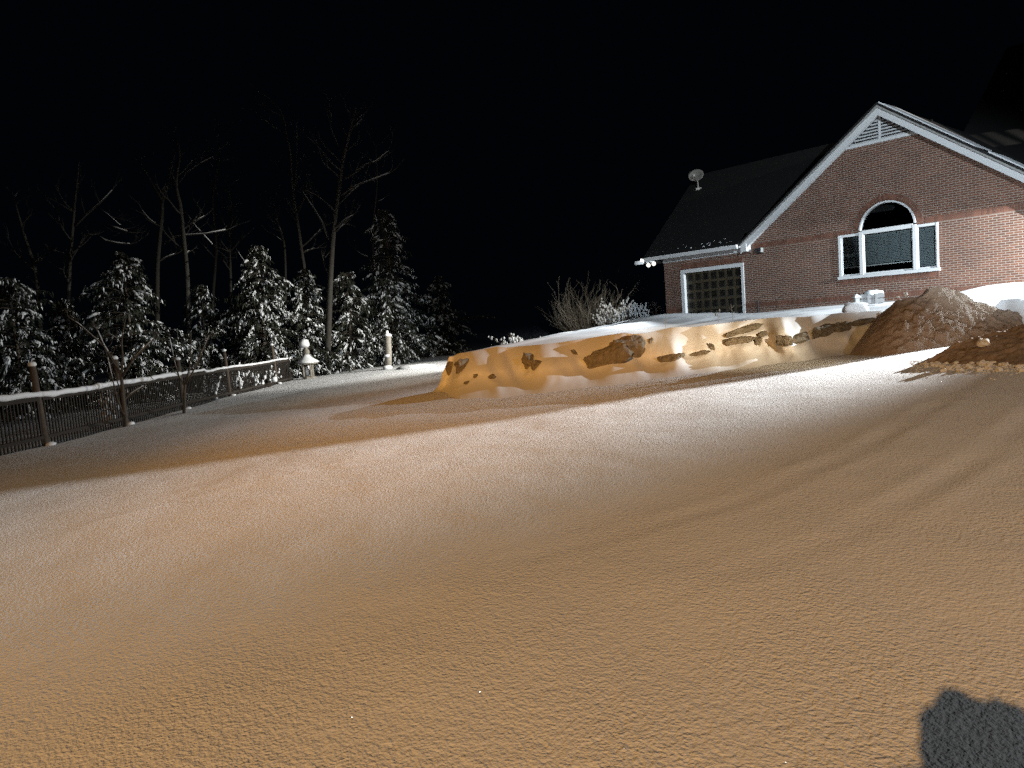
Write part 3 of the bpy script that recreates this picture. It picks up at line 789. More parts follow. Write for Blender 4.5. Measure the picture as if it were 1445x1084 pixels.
# ------------------------------------------------------------------ fence along the left
FX = -10.2
FPOSTS = [12.3, 15.5, 18.8, 22.2, 25.9, 31.2]
FEND = 33.6
def build_fence():
    base = Vector((FX, 18, gz(FX, 18)))
    t = empty('picket_fence', base, 'dark picket fence with tall posts and a thick snow-topped rail beside the evergreens', 'fence')
    rr = random.Random(8)
    for i, y in enumerate(FPOSTS):
        z = gz(FX, y); lean = Vector((rr.uniform(-.10, -.03), rr.uniform(-.02, .05), 0)); h = (1.8, 1.78, 1.78, 1.58, 1.82, 1.72)[i]
        if i == 4: h = 1.66
        top = Vector((FX, y, z + h)) + lean
        b = MB(); b.tube([(FX, y, z - .1), (FX + lean.x * .5, y + lean.y * .5, z + h * .5), top], [.075, .07, .066], 8); p = b.build('post', M['wood'], t, True)
        b = MB(); b.blob(top + Vector((0, 0, .0)), (.085, .085, .06), i, .15, None, 8, 12); b.build('snow_cap', M['cap'], p, True)
        b = MB(); b.blob((FX + .12, y - .02, z + .03), (.10, .10, .05), i + 5, .2, None, 8, 12); b.build('snow_foot', M['cap'], p, True)
    ys = [8.6] + FPOSTS + [FEND]
    for a, c in zip(ys[:-1], ys[1:]):
        b = MB(); n = max(2, int((c - a) / .105))
        zt = lambda y: gz(FX, y) + (1.08 if y < 24 else 1.0)
        b.box(FX - .03, FX + .03, 0, 1, 0, 1, Matrix(((1, 0, 0, 0), (0, c - a - .1, 0, a + .05), (0, zt(c) - zt(a), .09, zt(a) - .09), (0, 0, 0, 1))))
        b.box(FX - .03, FX + .03, 0, 1, 0, 1, Matrix(((1, 0, 0, 0), (0, c - a - .1, 0, a + .05), (0, zt(c) - zt(a), .07, zt(a) - .92), (0, 0, 0, 1))))
        for k in range(1, n):
            y = a + (c - a) * k / n
            if abs(y - a) < .1 or abs(y - c) < .1: continue
            z = gz(FX, y); b.box(FX - .012 + .001, FX + .012, y - .016, y + .016, z - .02, zt(y) - .004 + rr.uniform(-.003, .003))
        pn = b.build('picket_panel', M['darkwood'], t)
        b = MB(); m = 24; ps = []
        for k in range(m + 1):
            y = a + (c - a) * k / m; ps.append(Vector((FX + .01, y, zt(y) + .045 + .02 * mn.noise(Vector((y * 2.1, 0, 0))))))
        thick = .066 if a < 22 else .042
        b.tube(ps, [thick * (1 + .5 * mn.noise(Vector((y.y * 3.3, 5, 0)))) for y in ps], 8); b.build('rail_snow', M['cap'], pn, True)
build_fence()

# ------------------------------------------------------------------ trees
def bare_tree(label, trunk, r0, seed, nb=16, up=.75, mat='bark', name='bare_tree', group='leafless trees behind the evergreens', blen=.22, extra=()):
    rr = random.Random(seed); pts = [Vector(p) for p in trunk]
    t = empty(name, pts[0], label, 'tree', group)
    # smooth the trace
    fine = []
    for i in range(len(pts) - 1):
        for k in range(5):
            u = k / 5
            p0, p1, p2, p3 = pts[max(i - 1, 0)], pts[i], pts[i + 1], pts[min(i + 2, len(pts) - 1)]
            fine.append(.5 * ((2 * p1) + (p2 - p0) * u + (2 * p0 - 5 * p1 + 4 * p2 - p3) * u * u + (3 * p1 - p0 - 3 * p2 + p3) * u ** 3))
    fine.append(pts[-1]); n = len(fine)
    rad = [max(.012, r0 * (1 - .9 * i / (n - 1)) ** .9) for i in range(n)]
    b = MB(); b.tube(fine, rad, 8); b.build('trunk', M[mat], t, True)
    H = (fine[-1] - fine[0]).length
    b = MB(); sn = MB()
    def grow(p, d, L, r, lvl):
        q = [p.copy()]; m = 6
        for k in range(m):
            d = (d + Vector((rr.gauss(0, .16), rr.gauss(0, .16), rr.gauss(.05, .10)))).normalized()
            p = p + d * (L / m); q.append(p.copy())
            if lvl < 2 and k >= 1 and rr.random() < (.62 if lvl == 0 else .5):
                dd = (d + Vector((rr.gauss(0, .6), rr.gauss(0, .6), rr.gauss(.15, .4)))).normalized()
                grow(p, dd, L * rr.uniform(.3, .55), r * .5, lvl + 1)
        b.tube(q, [max(.004, r * (1 - .75 * i / m)) for i in range(m + 1)], 5 if lvl == 0 else 4, cap=False)
        if lvl == 0 and abs(d.z) < .75:
            sn.tube([v + Vector((0, 0, r * .8)) for v in q[1:5]], [r * .35] * 4, 4)
    for k in range(nb):
        i = int(n * rr.uniform(.28, .97)); p = fine[min(i, n - 1)]; a = rr.uniform(0, 2 * math.pi)
        d = Vector((math.cos(a), math.sin(a), up * rr.uniform(.5, 1.6))).normalized()
        grow(p, d, H * blen * rr.uniform(.5, 1.2) * (1.15 - .5 * i / n), rad[min(i, n - 1)] * .5, 0)
    for (pts2, r) in extra:
        q = [Vector(v) for v in pts2]; b.tube(q, [max(.006, r * (1 - .7 * i / (len(q) - 1))) for i in range(len(q))], 6)
        sn.tube([v + Vector((0, 0, r * .8)) for v in q], [r * .42] * len(q), 4)
        for k in range(4):
            i = rr.randrange(1, len(q)); grow(q[i], ((q[i] - q[i - 1]).normalized() + Vector((rr.gauss(0, .4), rr.gauss(0, .4), .3))).normalized(), H * .08, r * .4, 1)
    o = b.build('branches', M[mat], t, True)
    if sn.v: tag(sn.build('branch_snow', M['tuft'], o, True), kind='stuff')
    return t

def P(L, Y): return [at(x, y, Y) for x, y in L]
def base(px, py, Y): 
    p = at(px, py, Y); p.z = gz(p.x, p.y) - .1; return p
YT = 37
bare_tree('tall pale leafless tree, straightest and brightest, rising by the stone lantern', [base(461, 540, 35.5)] + P([(463, 480), (466, 400), (470, 335), (477, 275), (485, 222), (492, 195), (498, 170), (503, 150)], 35.5), .17, 11, 12, blen=.16,
          extra=[(P([(464, 338), (455, 315), (443, 295), (433, 280), (428, 272)], 35.6), .06), (P([(486, 253), (500, 245), (515, 233), (530, 228), (548, 214)], 35.3), .05), (P([(481, 276), (495, 266), (510, 259), (530, 252), (548, 245)], 35.2), .05),
                 (P([(478, 288), (495, 272), (507, 262)], 35.6), .04), (P([(474, 320), (487, 310), (498, 304)], 35.4), .04), (P([(485, 222), (477, 205), (468, 185), (467, 160)], 35.7), .04), (P([(474, 327), (486, 316)], 35.4), .03), (P([(473, 299), (462, 288), (445, 275), (432, 270)], 35.4), .035)])
bare_tree('leafless tree with a crooked forked top left of the bright evergreen', [base(267, 560, 33)] + P([(266, 470), (264, 389), (260, 344), (255, 294), (249, 265), (250, 245), (254, 220), (252, 205), (248, 197)], 33), .13, 12, 9, blen=.14,
          extra=[(P([(230, 345), (245, 335), (262, 332), (290, 330), (318, 325)], 33), .05), (P([(250, 262), (262, 245), (280, 232), (300, 222)], 33.2), .03), (P([(262, 300), (275, 318), (300, 345)], 33.1), .03)])
bare_tree('leafless tree with a long bent limb, second from the left behind the evergreens', [base(97, 560, 35)] + P([(96, 470), (98, 384), (102, 330), (106, 282), (109, 255), (112, 227)], 35), .12, 13, 8, blen=.14,
          extra=[(P([(106, 319), (120, 305), (140, 288), (159, 269)], 35), .05), (P([(138, 292), (155, 305), (170, 318)], 35.1), .025)])
bare_tree('leafless tree farthest left, leaning left behind the evergreens', [base(60, 560, 36)] + P([(56, 450), (50, 384), (40, 350), (32, 324), (24, 295), (17, 270)], 36), .12, 14, 9, blen=.15)
bare_tree('twin-topped leafless tree in the middle of the wood', [base(224, 560, 38)] + P([(222, 460), (222, 382), (226, 330), (229, 289), (219, 267), (208, 247), (194, 225)], 38), .15, 15, 9, blen=.15,
          extra=[(P([(229, 290), (235, 270), (240, 250), (246, 222)], 38), .05), (P([(150, 318), (165, 322), (180, 327)], 36.5), .05), (P([(137, 332), (150, 340), (165, 343), (183, 345)], 36.5), .05)])
bare_tree('slender leafless tree with an upswept fork left of the tallest trunk', [base(432, 550, 37)] + P([(432, 470), (430, 389), (426, 357), (420, 314), (413, 269), (410, 220), (404, 190), (398, 160), (385, 145), (373, 132)], 37), .11, 16, 11, blen=.14,
          extra=[(P([(414, 272), (417, 250), (419, 232), (419, 205), (420, 170)], 37), .045)])
bare_tree('thin leafless tree with many low twigs behind the brightest evergreen', [base(326, 550, 39)] + P([(326, 450), (325, 369), (326, 320), (326, 284), (322, 265), (314, 250)], 39), .09, 17, 12, blen=.18,
          extra=[(P([(326, 335), (332, 350), (345, 369)], 39), .03), (P([(310, 300), (318, 320), (325, 335)], 39), .03)])
bare_tree('thin leafless sapling between the slender forked tree and the brightest evergreen', [base(403, 550, 38)] + P([(403, 450), (402, 357), (397, 330), (392, 314), (388, 295), (385, 275)], 38), .08, 18, 9, blen=.16)
bare_tree('dim leafless tree standing deep in the wood, right of the crooked fork', [base(300, 550, 44)] + P([(300, 430), (305, 350), (300, 280), (310, 220), (306, 190)], 44), .12, 19, 12, blen=.16)
bare_tree('dim tall leafless tree deep in the wood, right of the tallest trunk', [base(530, 540, 46)] + P([(528, 420), (526, 330), (532, 260), (530, 200)], 46), .11, 20, 10, blen=.14)

# ---- snow-laden evergreens: three grown prototypes, turned and scaled
def conifer_mesh(seed, H, Rm, dens=1.0, droop=.75):
    rr = random.Random(seed); need = MB(); sn = MB(); wood = MB(); br = MB()
    wob = lambda a, z: mn.noise(Vector((math.cos(a) * 1.1 + seed, math.sin(a) * 1.1, z * .8)))
    lean = Vector((rr.uniform(-.06, .06), rr.uniform(-.06, .06), 0))
    wood.tube([(0, 0, -.2), lean * H * .4 + Vector((0, 0, H * .5)), lean * H + Vector((0, 0, H * .96))], [.10, .06, .012], 8)
    nz = int(H * 9.5 * dens)
    for i in range(nz):
        f = ((i + rr.random()) / nz) ** 1.12; z0 = H * (.02 + .95 * f)
        prof = (1 - f) ** .62 * (.72 + .28 * math.sin(min(1, f * 3.0) * math.pi / 2))
        for k in range(5):
            a = rr.uniform(0, 2 * math.pi); g = 1 + 1.1 * wob(a, z0)
            if g < .62 and rr.random() < .7: continue
            L = Rm * prof * g * rr.uniform(.45, 1.2) + .12
            d = Vector((math.cos(a), math.sin(a), rr.uniform(.2, .75))); p = lean * z0 + Vector((0, 0, z0)); q = [p.copy()]; m = max(3, int(L / .15))
            dr = droop * rr.uniform(.8, 1.5); clump = rr.random() < .55
            for s in range(m):
                d.z -= dr * (1.35 / m); dd = d.normalized()
                p = p + dd * (L / m) + Vector((rr.gauss(0, .02), rr.gauss(0, .02), 0)); q.append(p.copy())
                side = dd.cross(Vector((0, 0, 1))).normalized()
                for sd in (-1, 1, 0, rr.choice((-1, 1))):
                    if s < m * .3 and rr.random() < .7: continue
                    fl = rr.uniform(.10, .24) * (1.1 - .3 * s / m); w = fl * rr.uniform(.13, .26)
                    ax = (dd * rr.uniform(.2, 1) + side * sd * rr.uniform(.3, 1.0) + Vector((0, 0, rr.uniform(-1.3, -.1)))).normalized()
                    cr = ax.cross(Vector((rr.gauss(0, .5), rr.gauss(0, .5), 1))).normalized(); upv = cr.cross(ax).normalized()
                    if upv.z < 0: upv = -upv
                    o = p + Vector((rr.gauss(0, .045), rr.gauss(0, .045), rr.gauss(0, .045))); tip = Vector((0, 0, -fl * rr.uniform(.1, .45)))
                    need.add([o, o + ax * fl * .45 + cr * w, o + ax * fl + tip, o + ax * fl * .45 - cr * w], [(0, 1, 2, 3)])
                    if rr.random() < (.66 if clump else .12) * (.35 + .65 * s / m):
                        h = w * rr.uniform(.5, 1.1); o2 = o + upv * .012; gg = rr.uniform(.5, 1.05)
                        A = [o2, o2 + ax * fl * .42 * gg + cr * w * gg, o2 + ax * fl * .95 * gg + tip, o2 + ax * fl * .42 * gg - cr * w * gg, o2 + ax * fl * .40 * gg + upv * h]
                        sn.add(A, [(0, 1, 4), (1, 2, 4), (2, 3, 4), (3, 0, 4), (3, 2, 1, 0)])
            br.tube(q, [max(.004, .018 * (1 - s / len(q))) for s in range(len(q))], 4, cap=False)
            if clump and rr.random() < .6 and m > 3:           # a heavy pillow of snow drooping over the bough tip
                c = q[int(m * .8)]; al = (q[-1] - q[-3]).normalized(); M3 = al.to_track_quat('X', 'Z').to_matrix()
                sn.blob(c + Vector((0, 0, .03)), (rr.uniform(.10, .24), rr.uniform(.05, .10), rr.uniform(.03, .055)), i, .7, M3, 5, 8)
    return wood, br, need, sn
PROTO = []
def conifer(px, Y, top, wpx, k, label, rz, seed, dens=1.0):
    p = at(px, 520, Y); p.z = gz(p.x, p.y) - .05
    H = at(px, top, Y).z - p.z; rad = wpx / 2 * Y / FPX
    t = empty('evergreen_tree', p, label, 'evergreen', 'snow-laden evergreens along the fence', local=True)
    w, br, nd, sn = conifer_mesh(seed, H, rad, dens)
    tr = w.build('trunk', M['darkbark'], t, True); br.build('bough', M['darkbark'], tr, True)
    c = nd.build('crown', M['needle'], t); tag(sn.build('bough_snow', M['tuft'], c), kind='stuff')
    t.rotation_euler.z = rz
conifer(28, 25.5, 382, 190, 0, 'broad dim evergreen at the far left behind the first fence posts', .3, 101)
conifer(108, 28.5, 415, 90, 0, 'small dark evergreen between the two broad ones at the left', 1.3, 102)
conifer(190, 27.5, 346, 165, 0, 'bushy snow-flecked evergreen with an arching top behind the young trees', 2.1, 103)
conifer(292, 33, 395, 95, 0, 'shorter evergreen between the bushy one and the brightest one', .9, 104)
conifer(376, 33.5, 338, 165, 0, 'brightest and broadest evergreen, thick white boughs, behind the far end of the fence', 1.9, 105, 1.1)
conifer(440, 36, 372, 80, 0, 'narrow evergreen squeezed behind the tallest bare trunk', .4, 106)
conifer(498, 37, 378, 100, 0, 'evergreen with hanging snowy boughs right of the tallest bare trunk', 3.0, 107)
conifer(562, 38.5, 386, 110, 0, 'evergreen directly behind the pale log post', 1.0, 108)
conifer(566, 43, 285, 120, 0, 'tall spire-shaped dark evergreen rising behind the log post', .2, 109, .7)
conifer(632, 45, 385, 110, 0, 'dimmest evergreen at the right end of the row, drooping', 2.6, 110, .7)

# ---- two young trees in front of the fence
bare_tree('young dark tree with a wrapped trunk and spreading twigs, nearer the left edge', [on_ground(176, 601) - Vector((0, 0, .1))] + P([(176, 585), (174, 565), (172, 540), (171, 530), (173, 505), (172, 480), (177, 450)], 17.6), .06, 31, 5, mat='darkbark', name='young_tree', group='young trees in front of the fence', blen=.28,
          extra=[(P([(171, 530), (160, 508), (148, 490), (138, 468)], 17.6), .035), (P([(172, 532), (186, 510), (198, 497), (216, 480)], 17.6), .03), (P([(146, 488), (128, 472), (112, 458), (96, 448)], 17.6), .022), (P([(175, 585), (166, 565), (160, 540), (152, 505)], 17.5), .03)])
bare_tree('young dark tree with a forked trunk by the third fence post', [on_ground(259, 582) - Vector((0, 0, .1))] + P([(260, 565), (261, 545), (262, 540), (268, 515), (269, 490), (270, 470)], 19.6), .045, 32, 5, mat='darkbark', name='young_tree', group='young trees in front of the fence', blen=.28,
          extra=[(P([(261, 545), (252, 530), (246, 510), (240, 480)], 19.6), .03), (P([(262, 542), (272, 525), (282, 505), (295, 475)], 19.6), .028)])

# ---- shrubs
def shrub(label, c, rad, h, n, seed, mat='twig', tuft=0, lean=Vector((0, 0, 0)), name='bare_shrub', group=None, thick=.012, lumps=0):
    rr = random.Random(seed); t = empty(name, c, label, 'shrub', group)
    b = MB(); sn = MB()
    def grow(p, d, L, r, lvl):
        q = [p.copy()]; m = 5
        for k in range(m):
            d = (d + Vector((rr.gauss(0, .10), rr.gauss(0, .10), rr.gauss(.02, .06)))).normalized(); p = p + d * (L / m); q.append(p.copy())
            if lvl < 2 and k > 0 and rr.random() < .75:
                grow(p, (d + Vector((rr.gauss(0, .38), rr.gauss(0, .38), rr.gauss(.1, .2)))).normalized(), L * rr.uniform(.3, .55), r * .55, lvl + 1)
            if tuft and lvl > 0 and rr.random() < tuft:
                s = rr.uniform(.02, .05); sn.blob(p + Vector((0, 0, .02)), (s, s, s * rr.uniform(.9, 2.0)), rr.randrange(99), .3, None, 4, 6)
        b.tube(q, [max(.003, r * (1 - .7 * i / m)) for i in range(m + 1)], 4, cap=False)
    for k in range(n):
        a = rr.uniform(0, 2 * math.pi); e = rr.uniform(.15, 1.25)
        d = (Vector((math.cos(a) * e * rad / h, math.sin(a) * e * rad / h, 1)) + lean).normalized()
        grow(c + Vector((math.cos(a), math.sin(a), 0)) * rr.uniform(0, .2 * rad), d, h * rr.uniform(.6, 1.0), thick, 0)
    b.build('stems', M[mat], t, True)
    for k in range(lumps):
        a = rr.uniform(0, 6.28); rr_ = rad * rr.random() ** .5; s = rr.uniform(.06, .14)
        sn.blob(c + Vector((rr_ * math.cos(a), rr_ * math.sin(a), rr.uniform(.05, h * .7))), (s, s, s * .8), k, .3, None, 6, 8)
    if sn.v: tag(sn.build('snow_tufts', M['tuft'], t, True), kind='stuff')
def sb(px, py, Y, dz=0):
    p = at(px, py, Y); p.z += dz; return p
shrub('large round leafless shrub of fine twigs fanning up behind the terrace', sb(828, 474, 34.5, -.5), 2.0, 2.35, 90, 51, group='shrubs behind the terrace', thick=.011)
shrub('leafless shrub flecked with snow between the large round shrub and the house', sb(872, 466, 33.5, -.2), 1.3, 1.3, 46, 52, tuft=.22, group='shrubs behind the terrace')
shrub('low twiggy shrub with bright snow tips against the house corner', sb(912, 458, 33, -.2), 1.0, .95, 40, 53, tuft=.38, group='shrubs behind the terrace')
shrub('small dim leafless tree-shrub in the gap between the round shrub and the house', sb(893, 462, 37, -.2), 1.2, 2.3, 16, 54, mat='bark', group='shrubs behind the terrace', tuft=.0)
shrub('low dark brush with snowy tips beyond the terrace edge', sb(735, 486, 27, -.5), 1.4, .75, 34, 55, tuft=.14, mat='darkbark', group='shrubs behind the terrace')
shrub('scrubby dark brush beside the terrace end under the dim evergreen', sb(690, 500, 30, -.7), 1.6, .8, 30, 56, tuft=.06, mat='darkbark', group='shrubs behind the terrace')
for k, (px, py, Y, r, h, lab) in enumerate(((334, 556, 26.8, .55, .75, 'snow-lumped garden shrub just right of the fourth fence post'), (355, 551, 28.3, .6, .8, 'snow-lumped garden shrub in the middle of the far fence'),
                                          (378, 547, 29.8, .55, .7, 'snow-lumped garden shrub left of the far fence post'), (412, 537, 34.5, .5, .6, 'low snowy shrub at the foot of the far pickets'), (300, 562, 24.8, .4, .6, 'small snow-tufted shrub between the third and fourth fence posts'))):
    p = at(px, py, Y); p.z = gz(p.x, p.y); shrub(lab, p, r, h, 14, 60 + k, mat='darkbark', tuft=.12, lumps=2, name='snowy_shrub', group='snow-covered shrubs by the fence')
for px, py, Y, lab in ((205, 575, 18.2, 'small snow-tufted plant showing through the pickets'),):
    p = at(px, py, Y + 1); p.z = gz(p.x, p.y); p.x = FX - .6; shrub(lab, p, .3, .7, 9, int(px), mat='darkbark', tuft=.4, lumps=4, name='snowy_shrub', group='snow-covered shrubs by the fence')
for px, py, Y, h, lab in ((1014, 460, 19.5, .42, 'dry plant stem with a snow tuft in front of the garage door'), (1034, 457, 19.8, .55, 'thin bare stake of a plant right of the tufted stem'), (939, 464, 19.5, .28, 'thin dry stem poking from the terrace below the house corner')):
    p = at(px, py, Y); b = MB(); b.tube([p - Vector((0, 0, .1)), p + Vector((.01, 0, h * .5)), p + Vector((-.03, 0, h))], [.008, .006, .004], 5)
    for k in range(3): b.tube([p + Vector((0, 0, h * (.5 + .15 * k))), p + Vector(((-1) ** k * .07, 0, h * (.62 + .15 * k)))], .004, 4)
    for k in range(2):
        if 'tuft' in lab and 'right' not in lab: b.blob(p + Vector((-.06 + .10 * k, 0, h * (.75 + .25 * k))), (.025, .02, .035), k, .3, None, 5, 7)
    tag(b.build('dry_stem', M['twig']), lab, 'plant')

# ---- stone lantern and log post
def build_lantern():
    p = at(436, 536, 33.5); p.z = gz(p.x, p.y) - .02
    t = empty('stone_lantern', p, 'snow-capped stone garden lantern with a ball finial at the end of the fence', 'lantern')
    b = MB(); b.lathe([(.34, 0), (.34, .10), (.24, .14)], p, 8); b.build('pedestal', M['lstone'], t)
    b = MB()
    for k in range(4):
        a = R(45 + 90 * k); c = p + Vector((.24 * math.cos(a), .24 * math.sin(a), 0)); b.tube([c + Vector((0, 0, .12)), c + Vector((0, 0, .72))], .05, 6)
    b.build('pillar', M['lstone'], t)
    b = MB(); b.lathe([(.11, .13), (.16, .2), (.17, .4), (.10, .55), (.05, .68)], p, 10, .25, 3); b.build('snow_core', M['cap'], t, True)
    b = MB(); b.lathe([(.50, .70), (.52, .76), (.26, .92)], p, 8); b.build('lantern_roof', M['lstone'], t)
    b = MB(); b.lathe([(.55, .765), (.50, .83), (.30, .96), (.16, 1.08), (.11, 1.16)], p, 14, .12, 5); b.build('snow_roof', M['cap'], t, True)
    b = MB(); b.lathe([(.10, 1.12), (.16, 1.20), (.15, 1.32), (.08, 1.42), (.09, 1.48)], p, 10, .2, 1); b.build('finial', M['lstone'], t, True)
    b = MB(); b.blob(p + Vector((-.06, -.02, 1.66)), (.25, .22, .21), 2, .15, None, 10, 14); b.build('snow_ball', M['cap'], t, True)
    c = at(548, 527, 34); c.z = gz(c.x, c.y) - .05; top = at(547, 474, 34)
    t = empty('log_post', c, 'pale round log post with a snow cap standing alone on the lawn', 'post')
    b = MB(); b.tube([c, c.lerp(top, .5) + Vector((.02, 0, 0)), top], [.17, .165, .16], 12); b.build('log', M['birch'], t, True)
    b = MB(); b.blob(top + Vector((0, 0, .03)), (.19, .19, .09), 3, .15, None, 8, 12); b.blob(top + Vector((-.02, 0, .16)), (.08, .08, .10), 5, .2, None, 8, 10); b.build('snow_cap', M['cap'], t, True)
    b = MB(); b.blob(c.lerp(top, .42) + Vector((-.02, -.15, 0)), (.13, .05, .07), 9, .3, None, 6, 10); b.blob(c + Vector((0, -.12, .12)), (.24, .18, .12), 2, .2, None, 6, 10); b.build('snow_patch', M['cap'], t, True)
build_lantern()
mb = MB(); c = at(588, 524, 33); mb.blob(Vector((c.x, c.y, gz(c.x, c.y))), (1.0, .5, .16), 4, .2, None, 10, 18)
tag(mb.build('snow_drift', M['drift'], None, True), 'low white snow drift on the lawn right of the log post', 'snow drift')

# ------------------------------------------------------------------ the photographer, behind the lens, whose shadow falls at lower right
def build_person():
    g = gz(-.05, -.45)
    t = empty('person', (-.05, -.45, g), 'person in a dark hooded parka holding up a phone, standing behind the camera', 'person')
    X0, Y0 = -.05, -.45
    def skin(name, pts, edges, rad, mat, sub=2):
        me = bpy.data.meshes.new(name); me.from_pydata([(X0 + x, Y0 + y, g + z) for x, y, z in pts], edges, []); me.update()
        o = link(name, me, mat, t, True)
        m = o.modifiers.new('skin', 'SKIN'); m.use_smooth_shade = True
        for i, r in enumerate(rad): me.skin_vertices[0].data[i].radius = (r, r) if not isinstance(r, tuple) else r
        me.skin_vertices[0].data[0].use_root = True
        o.modifiers.new('sub', 'SUBSURF').levels = sub; o.modifiers['sub'].render_levels = sub
        return o
    skin('body', [(0, 0, .96), (0, 0, 1.15), (0, .0, 1.36), (0, .01, 1.50), (0, .02, 1.60), (0, .03, 1.68), (0, .03, 1.74),
                  (-.20, 0, 1.42), (-.37, .06, 1.20), (-.10, .30, 1.40), (.20, 0, 1.42), (.37, .06, 1.20), (.14, .30, 1.40),
                  (-.11, 0, .88), (-.13, .03, .50), (-.14, 0, .09), (-.15, .16, .05), (.11, 0, .88), (.13, .03, .50), (.14, 0, .09), (.15, .16, .05)],
         [(0, 1), (1, 2), (2, 3), (3, 4), (4, 5), (5, 6), (2, 7), (7, 8), (8, 9), (2, 10), (10, 11), (11, 12), (0, 13), (13, 14), (14, 15), (15, 16), (0, 17), (17, 18), (18, 19), (19, 20)],
         [(.20, .15), (.19, .15), (.19, .14), .075, .085, .105, .085, .09, .07, .045, .09, .07, .045, .10, .075, .06, .045, .10, .075, .06, .045], M['coat'])
    b = MB(); b.blob((X0, Y0 + .03, g + 1.68), (.17, .16, .19), 3, .35, None, 16, 24); b.build('hood', M['fur'], t, True)
    b = MB(); b.blob((X0, Y0 + .12, g + 1.655), (.075, .085, .11), 5, .05, None, 12, 16); b.blob((X0, Y0 + .21, g + 1.65), (.016, .022, .025), 1, .1, None, 6, 8)
    f = b.build('face', M['skin'], t, True)
    for sx, nm in ((-1, 'hand'), (1, 'hand')):
        b = MB(); hx = X0 + .02 + sx * .115; hz = g + 1.43; hy = Y0 + .33
        b.blob((hx, hy, hz), (.028, .04, .042), 2, .1, None, 8, 10)
        for k in range(4): b.tube([(hx - sx * .005, hy + .02, hz + .03 - k * .02), (hx - sx * .03, hy + .045, hz + .035 - k * .02), (hx - sx * .06, hy + .038, hz + .03 - k * .02)], [.010, .009, .007], 6)
        b.tube([(hx, hy - .01, hz + .03), (hx - sx * .02, hy - .012, hz + .055), (hx - sx * .045, hy - .004, hz + .06)], [.012, .010, .008], 6)
        b.build('hand', M['skin'], t, True)
    p = empty('phone', (X0 + .02, Y0 + .36, g + 1.44), 'dark phone held up in both hands behind the camera', 'phone')
    b = MB(); b.box(X0 + .02 - .078, X0 + .02 + .078, Y0 + .352, Y0 + .360, g + 1.405, g + 1.482); b.build('case', M['dark'], p)
build_person()

# ------------------------------------------------------------------ light: street lamp behind, flood lamps on the house, headlamp beam from the right, plus added fills and shades
def spot(name, loc, target, power, col, size, blend, radius):
    l = bpy.data.lights.new(name, 'SPOT'); l.energy = power; l.color = col; l.spot_size = R(size); l.spot_blend = blend; l.shadow_soft_size = radius
    o = bpy.data.objects.new(name, l); COL.objects.link(o); o.location = loc
    o.rotation_euler = (Vector(target) - Vector(loc)).to_track_quat('-Z', 'Y').to_euler()
    return o
head = Vector((-.03, -.40, 1.68 + gz(0, 0))); sp_ = on_ground(1402, 1066)
dirn = (head - sp_).normalized()
L1 = head + dirn * 18
def street_lamp():
    b0 = Vector((L1.x - .9, L1.y - 1.1, gz(L1.x, L1.y)))
    t = empty('street_lamp', b0, 'tall street lamp far behind the camera, out of view, with an added light-blocking visor', 'street lamp')
    b = MB(); b.tube([b0, b0 + Vector((0, 0, L1.z - b0.z + .3)), Vector((L1.x - .2, L1.y - .25, L1.z + .5))], [.14, .09, .06], 10); b.build('pole', M['grey'], t)
    d = Vector((6.0, 17.0, 0)) - Vector((L1.x, L1.y, 0)); d.normalize(); sd = d.cross(Vector((0, 0, 1)))
    lip = Vector((3, 17.4, 1.13)); hd = (Vector((lip.x - L1.x, lip.y - L1.y, 0))).length
    el = math.atan2(L1.z - lip.z, hd) - R(.75)
    b = MB(); n = 16; vs = []                        # curved visor, added to block the lamp's light above the wall lip
    for k in range(n + 1):
        a = R(-80 + 160 * k / n); q = L1 + (d * math.cos(a) + sd * math.sin(a)) * 1.6
        vs += [q + Vector((0, 0, -math.tan(el) * 1.6)), q + Vector((0, 0, .35))]
    b.add(vs, [(2 * k, 2 * k + 2, 2 * k + 3, 2 * k + 1) for k in range(n)])
    top = L1 + Vector((0, 0, .35)); b.add([top] + [vs[2 * k + 1] for k in range(n + 1)], [(0, k + 1, k + 2) for k in range(n)])
    b.build('added_shade', M['dark'], t)
street_lamp()
spot('street_lamp_light', L1, Vector((6.9, 10.0, 0)), 13400, (1.0, .55, .20), 88, 1.0, .08)
spot('street_lamp_light', L1 + Vector((.02, 0, -.02)), Vector((.0, 18.5, .7)), 17500, (1.0, .385, .022), 25, 1.0, .015)
spot('foreground_fill', Vector((13, -3, 8.5)), Vector((4.6, 6.6, 0)), 1350, (.96, .97, .95), 90, 1.0, .1)  # unseen fill lamp added to lift the foreground and shadow with cool light
L2 = Vector((14.2, 15.8, EYE + .62))
def headlamp_stand_in():
    b0 = Vector((L2.x + .25, L2.y + .1, gz(L2.x, L2.y)))
    t = empty('headlamp_stand_in', b0, 'work lamp standing in for a headlamp out of view, with an added plate trimming its beam', 'work lamp')
    b = MB(); b.tube([b0, Vector((b0.x, b0.y, L2.z + .1))], [.05, .04], 8); b.tube([Vector((b0.x, b0.y, L2.z)), L2 + Vector((.05, .02, 0))], .04, 8); b.build('pole', M['dark'], t)
    b = MB(); a0 = math.atan2(11.85 - L2.y, 0 - L2.x); q = []  # side plate added to cut the beam off the strip by the wall
    for k in range(8):
        a = a0 - R(3.5 * k); p = L2 + Vector((math.cos(a), math.sin(a), 0)) * .9; q += [p + Vector((0, 0, -.6)), p + Vector((0, 0, .10))]
    b.add(q, [(2 * k, 2 * k + 2, 2 * k + 3, 2 * k + 1) for k in range(7)]); b.build('added_shade', M['dark'], t)
headlamp_stand_in()
spot('headlamp_light', L2, Vector((1.6, 11.7, 1.6)), 27000, (.98, .985, .97), 43, 1.0, .016)
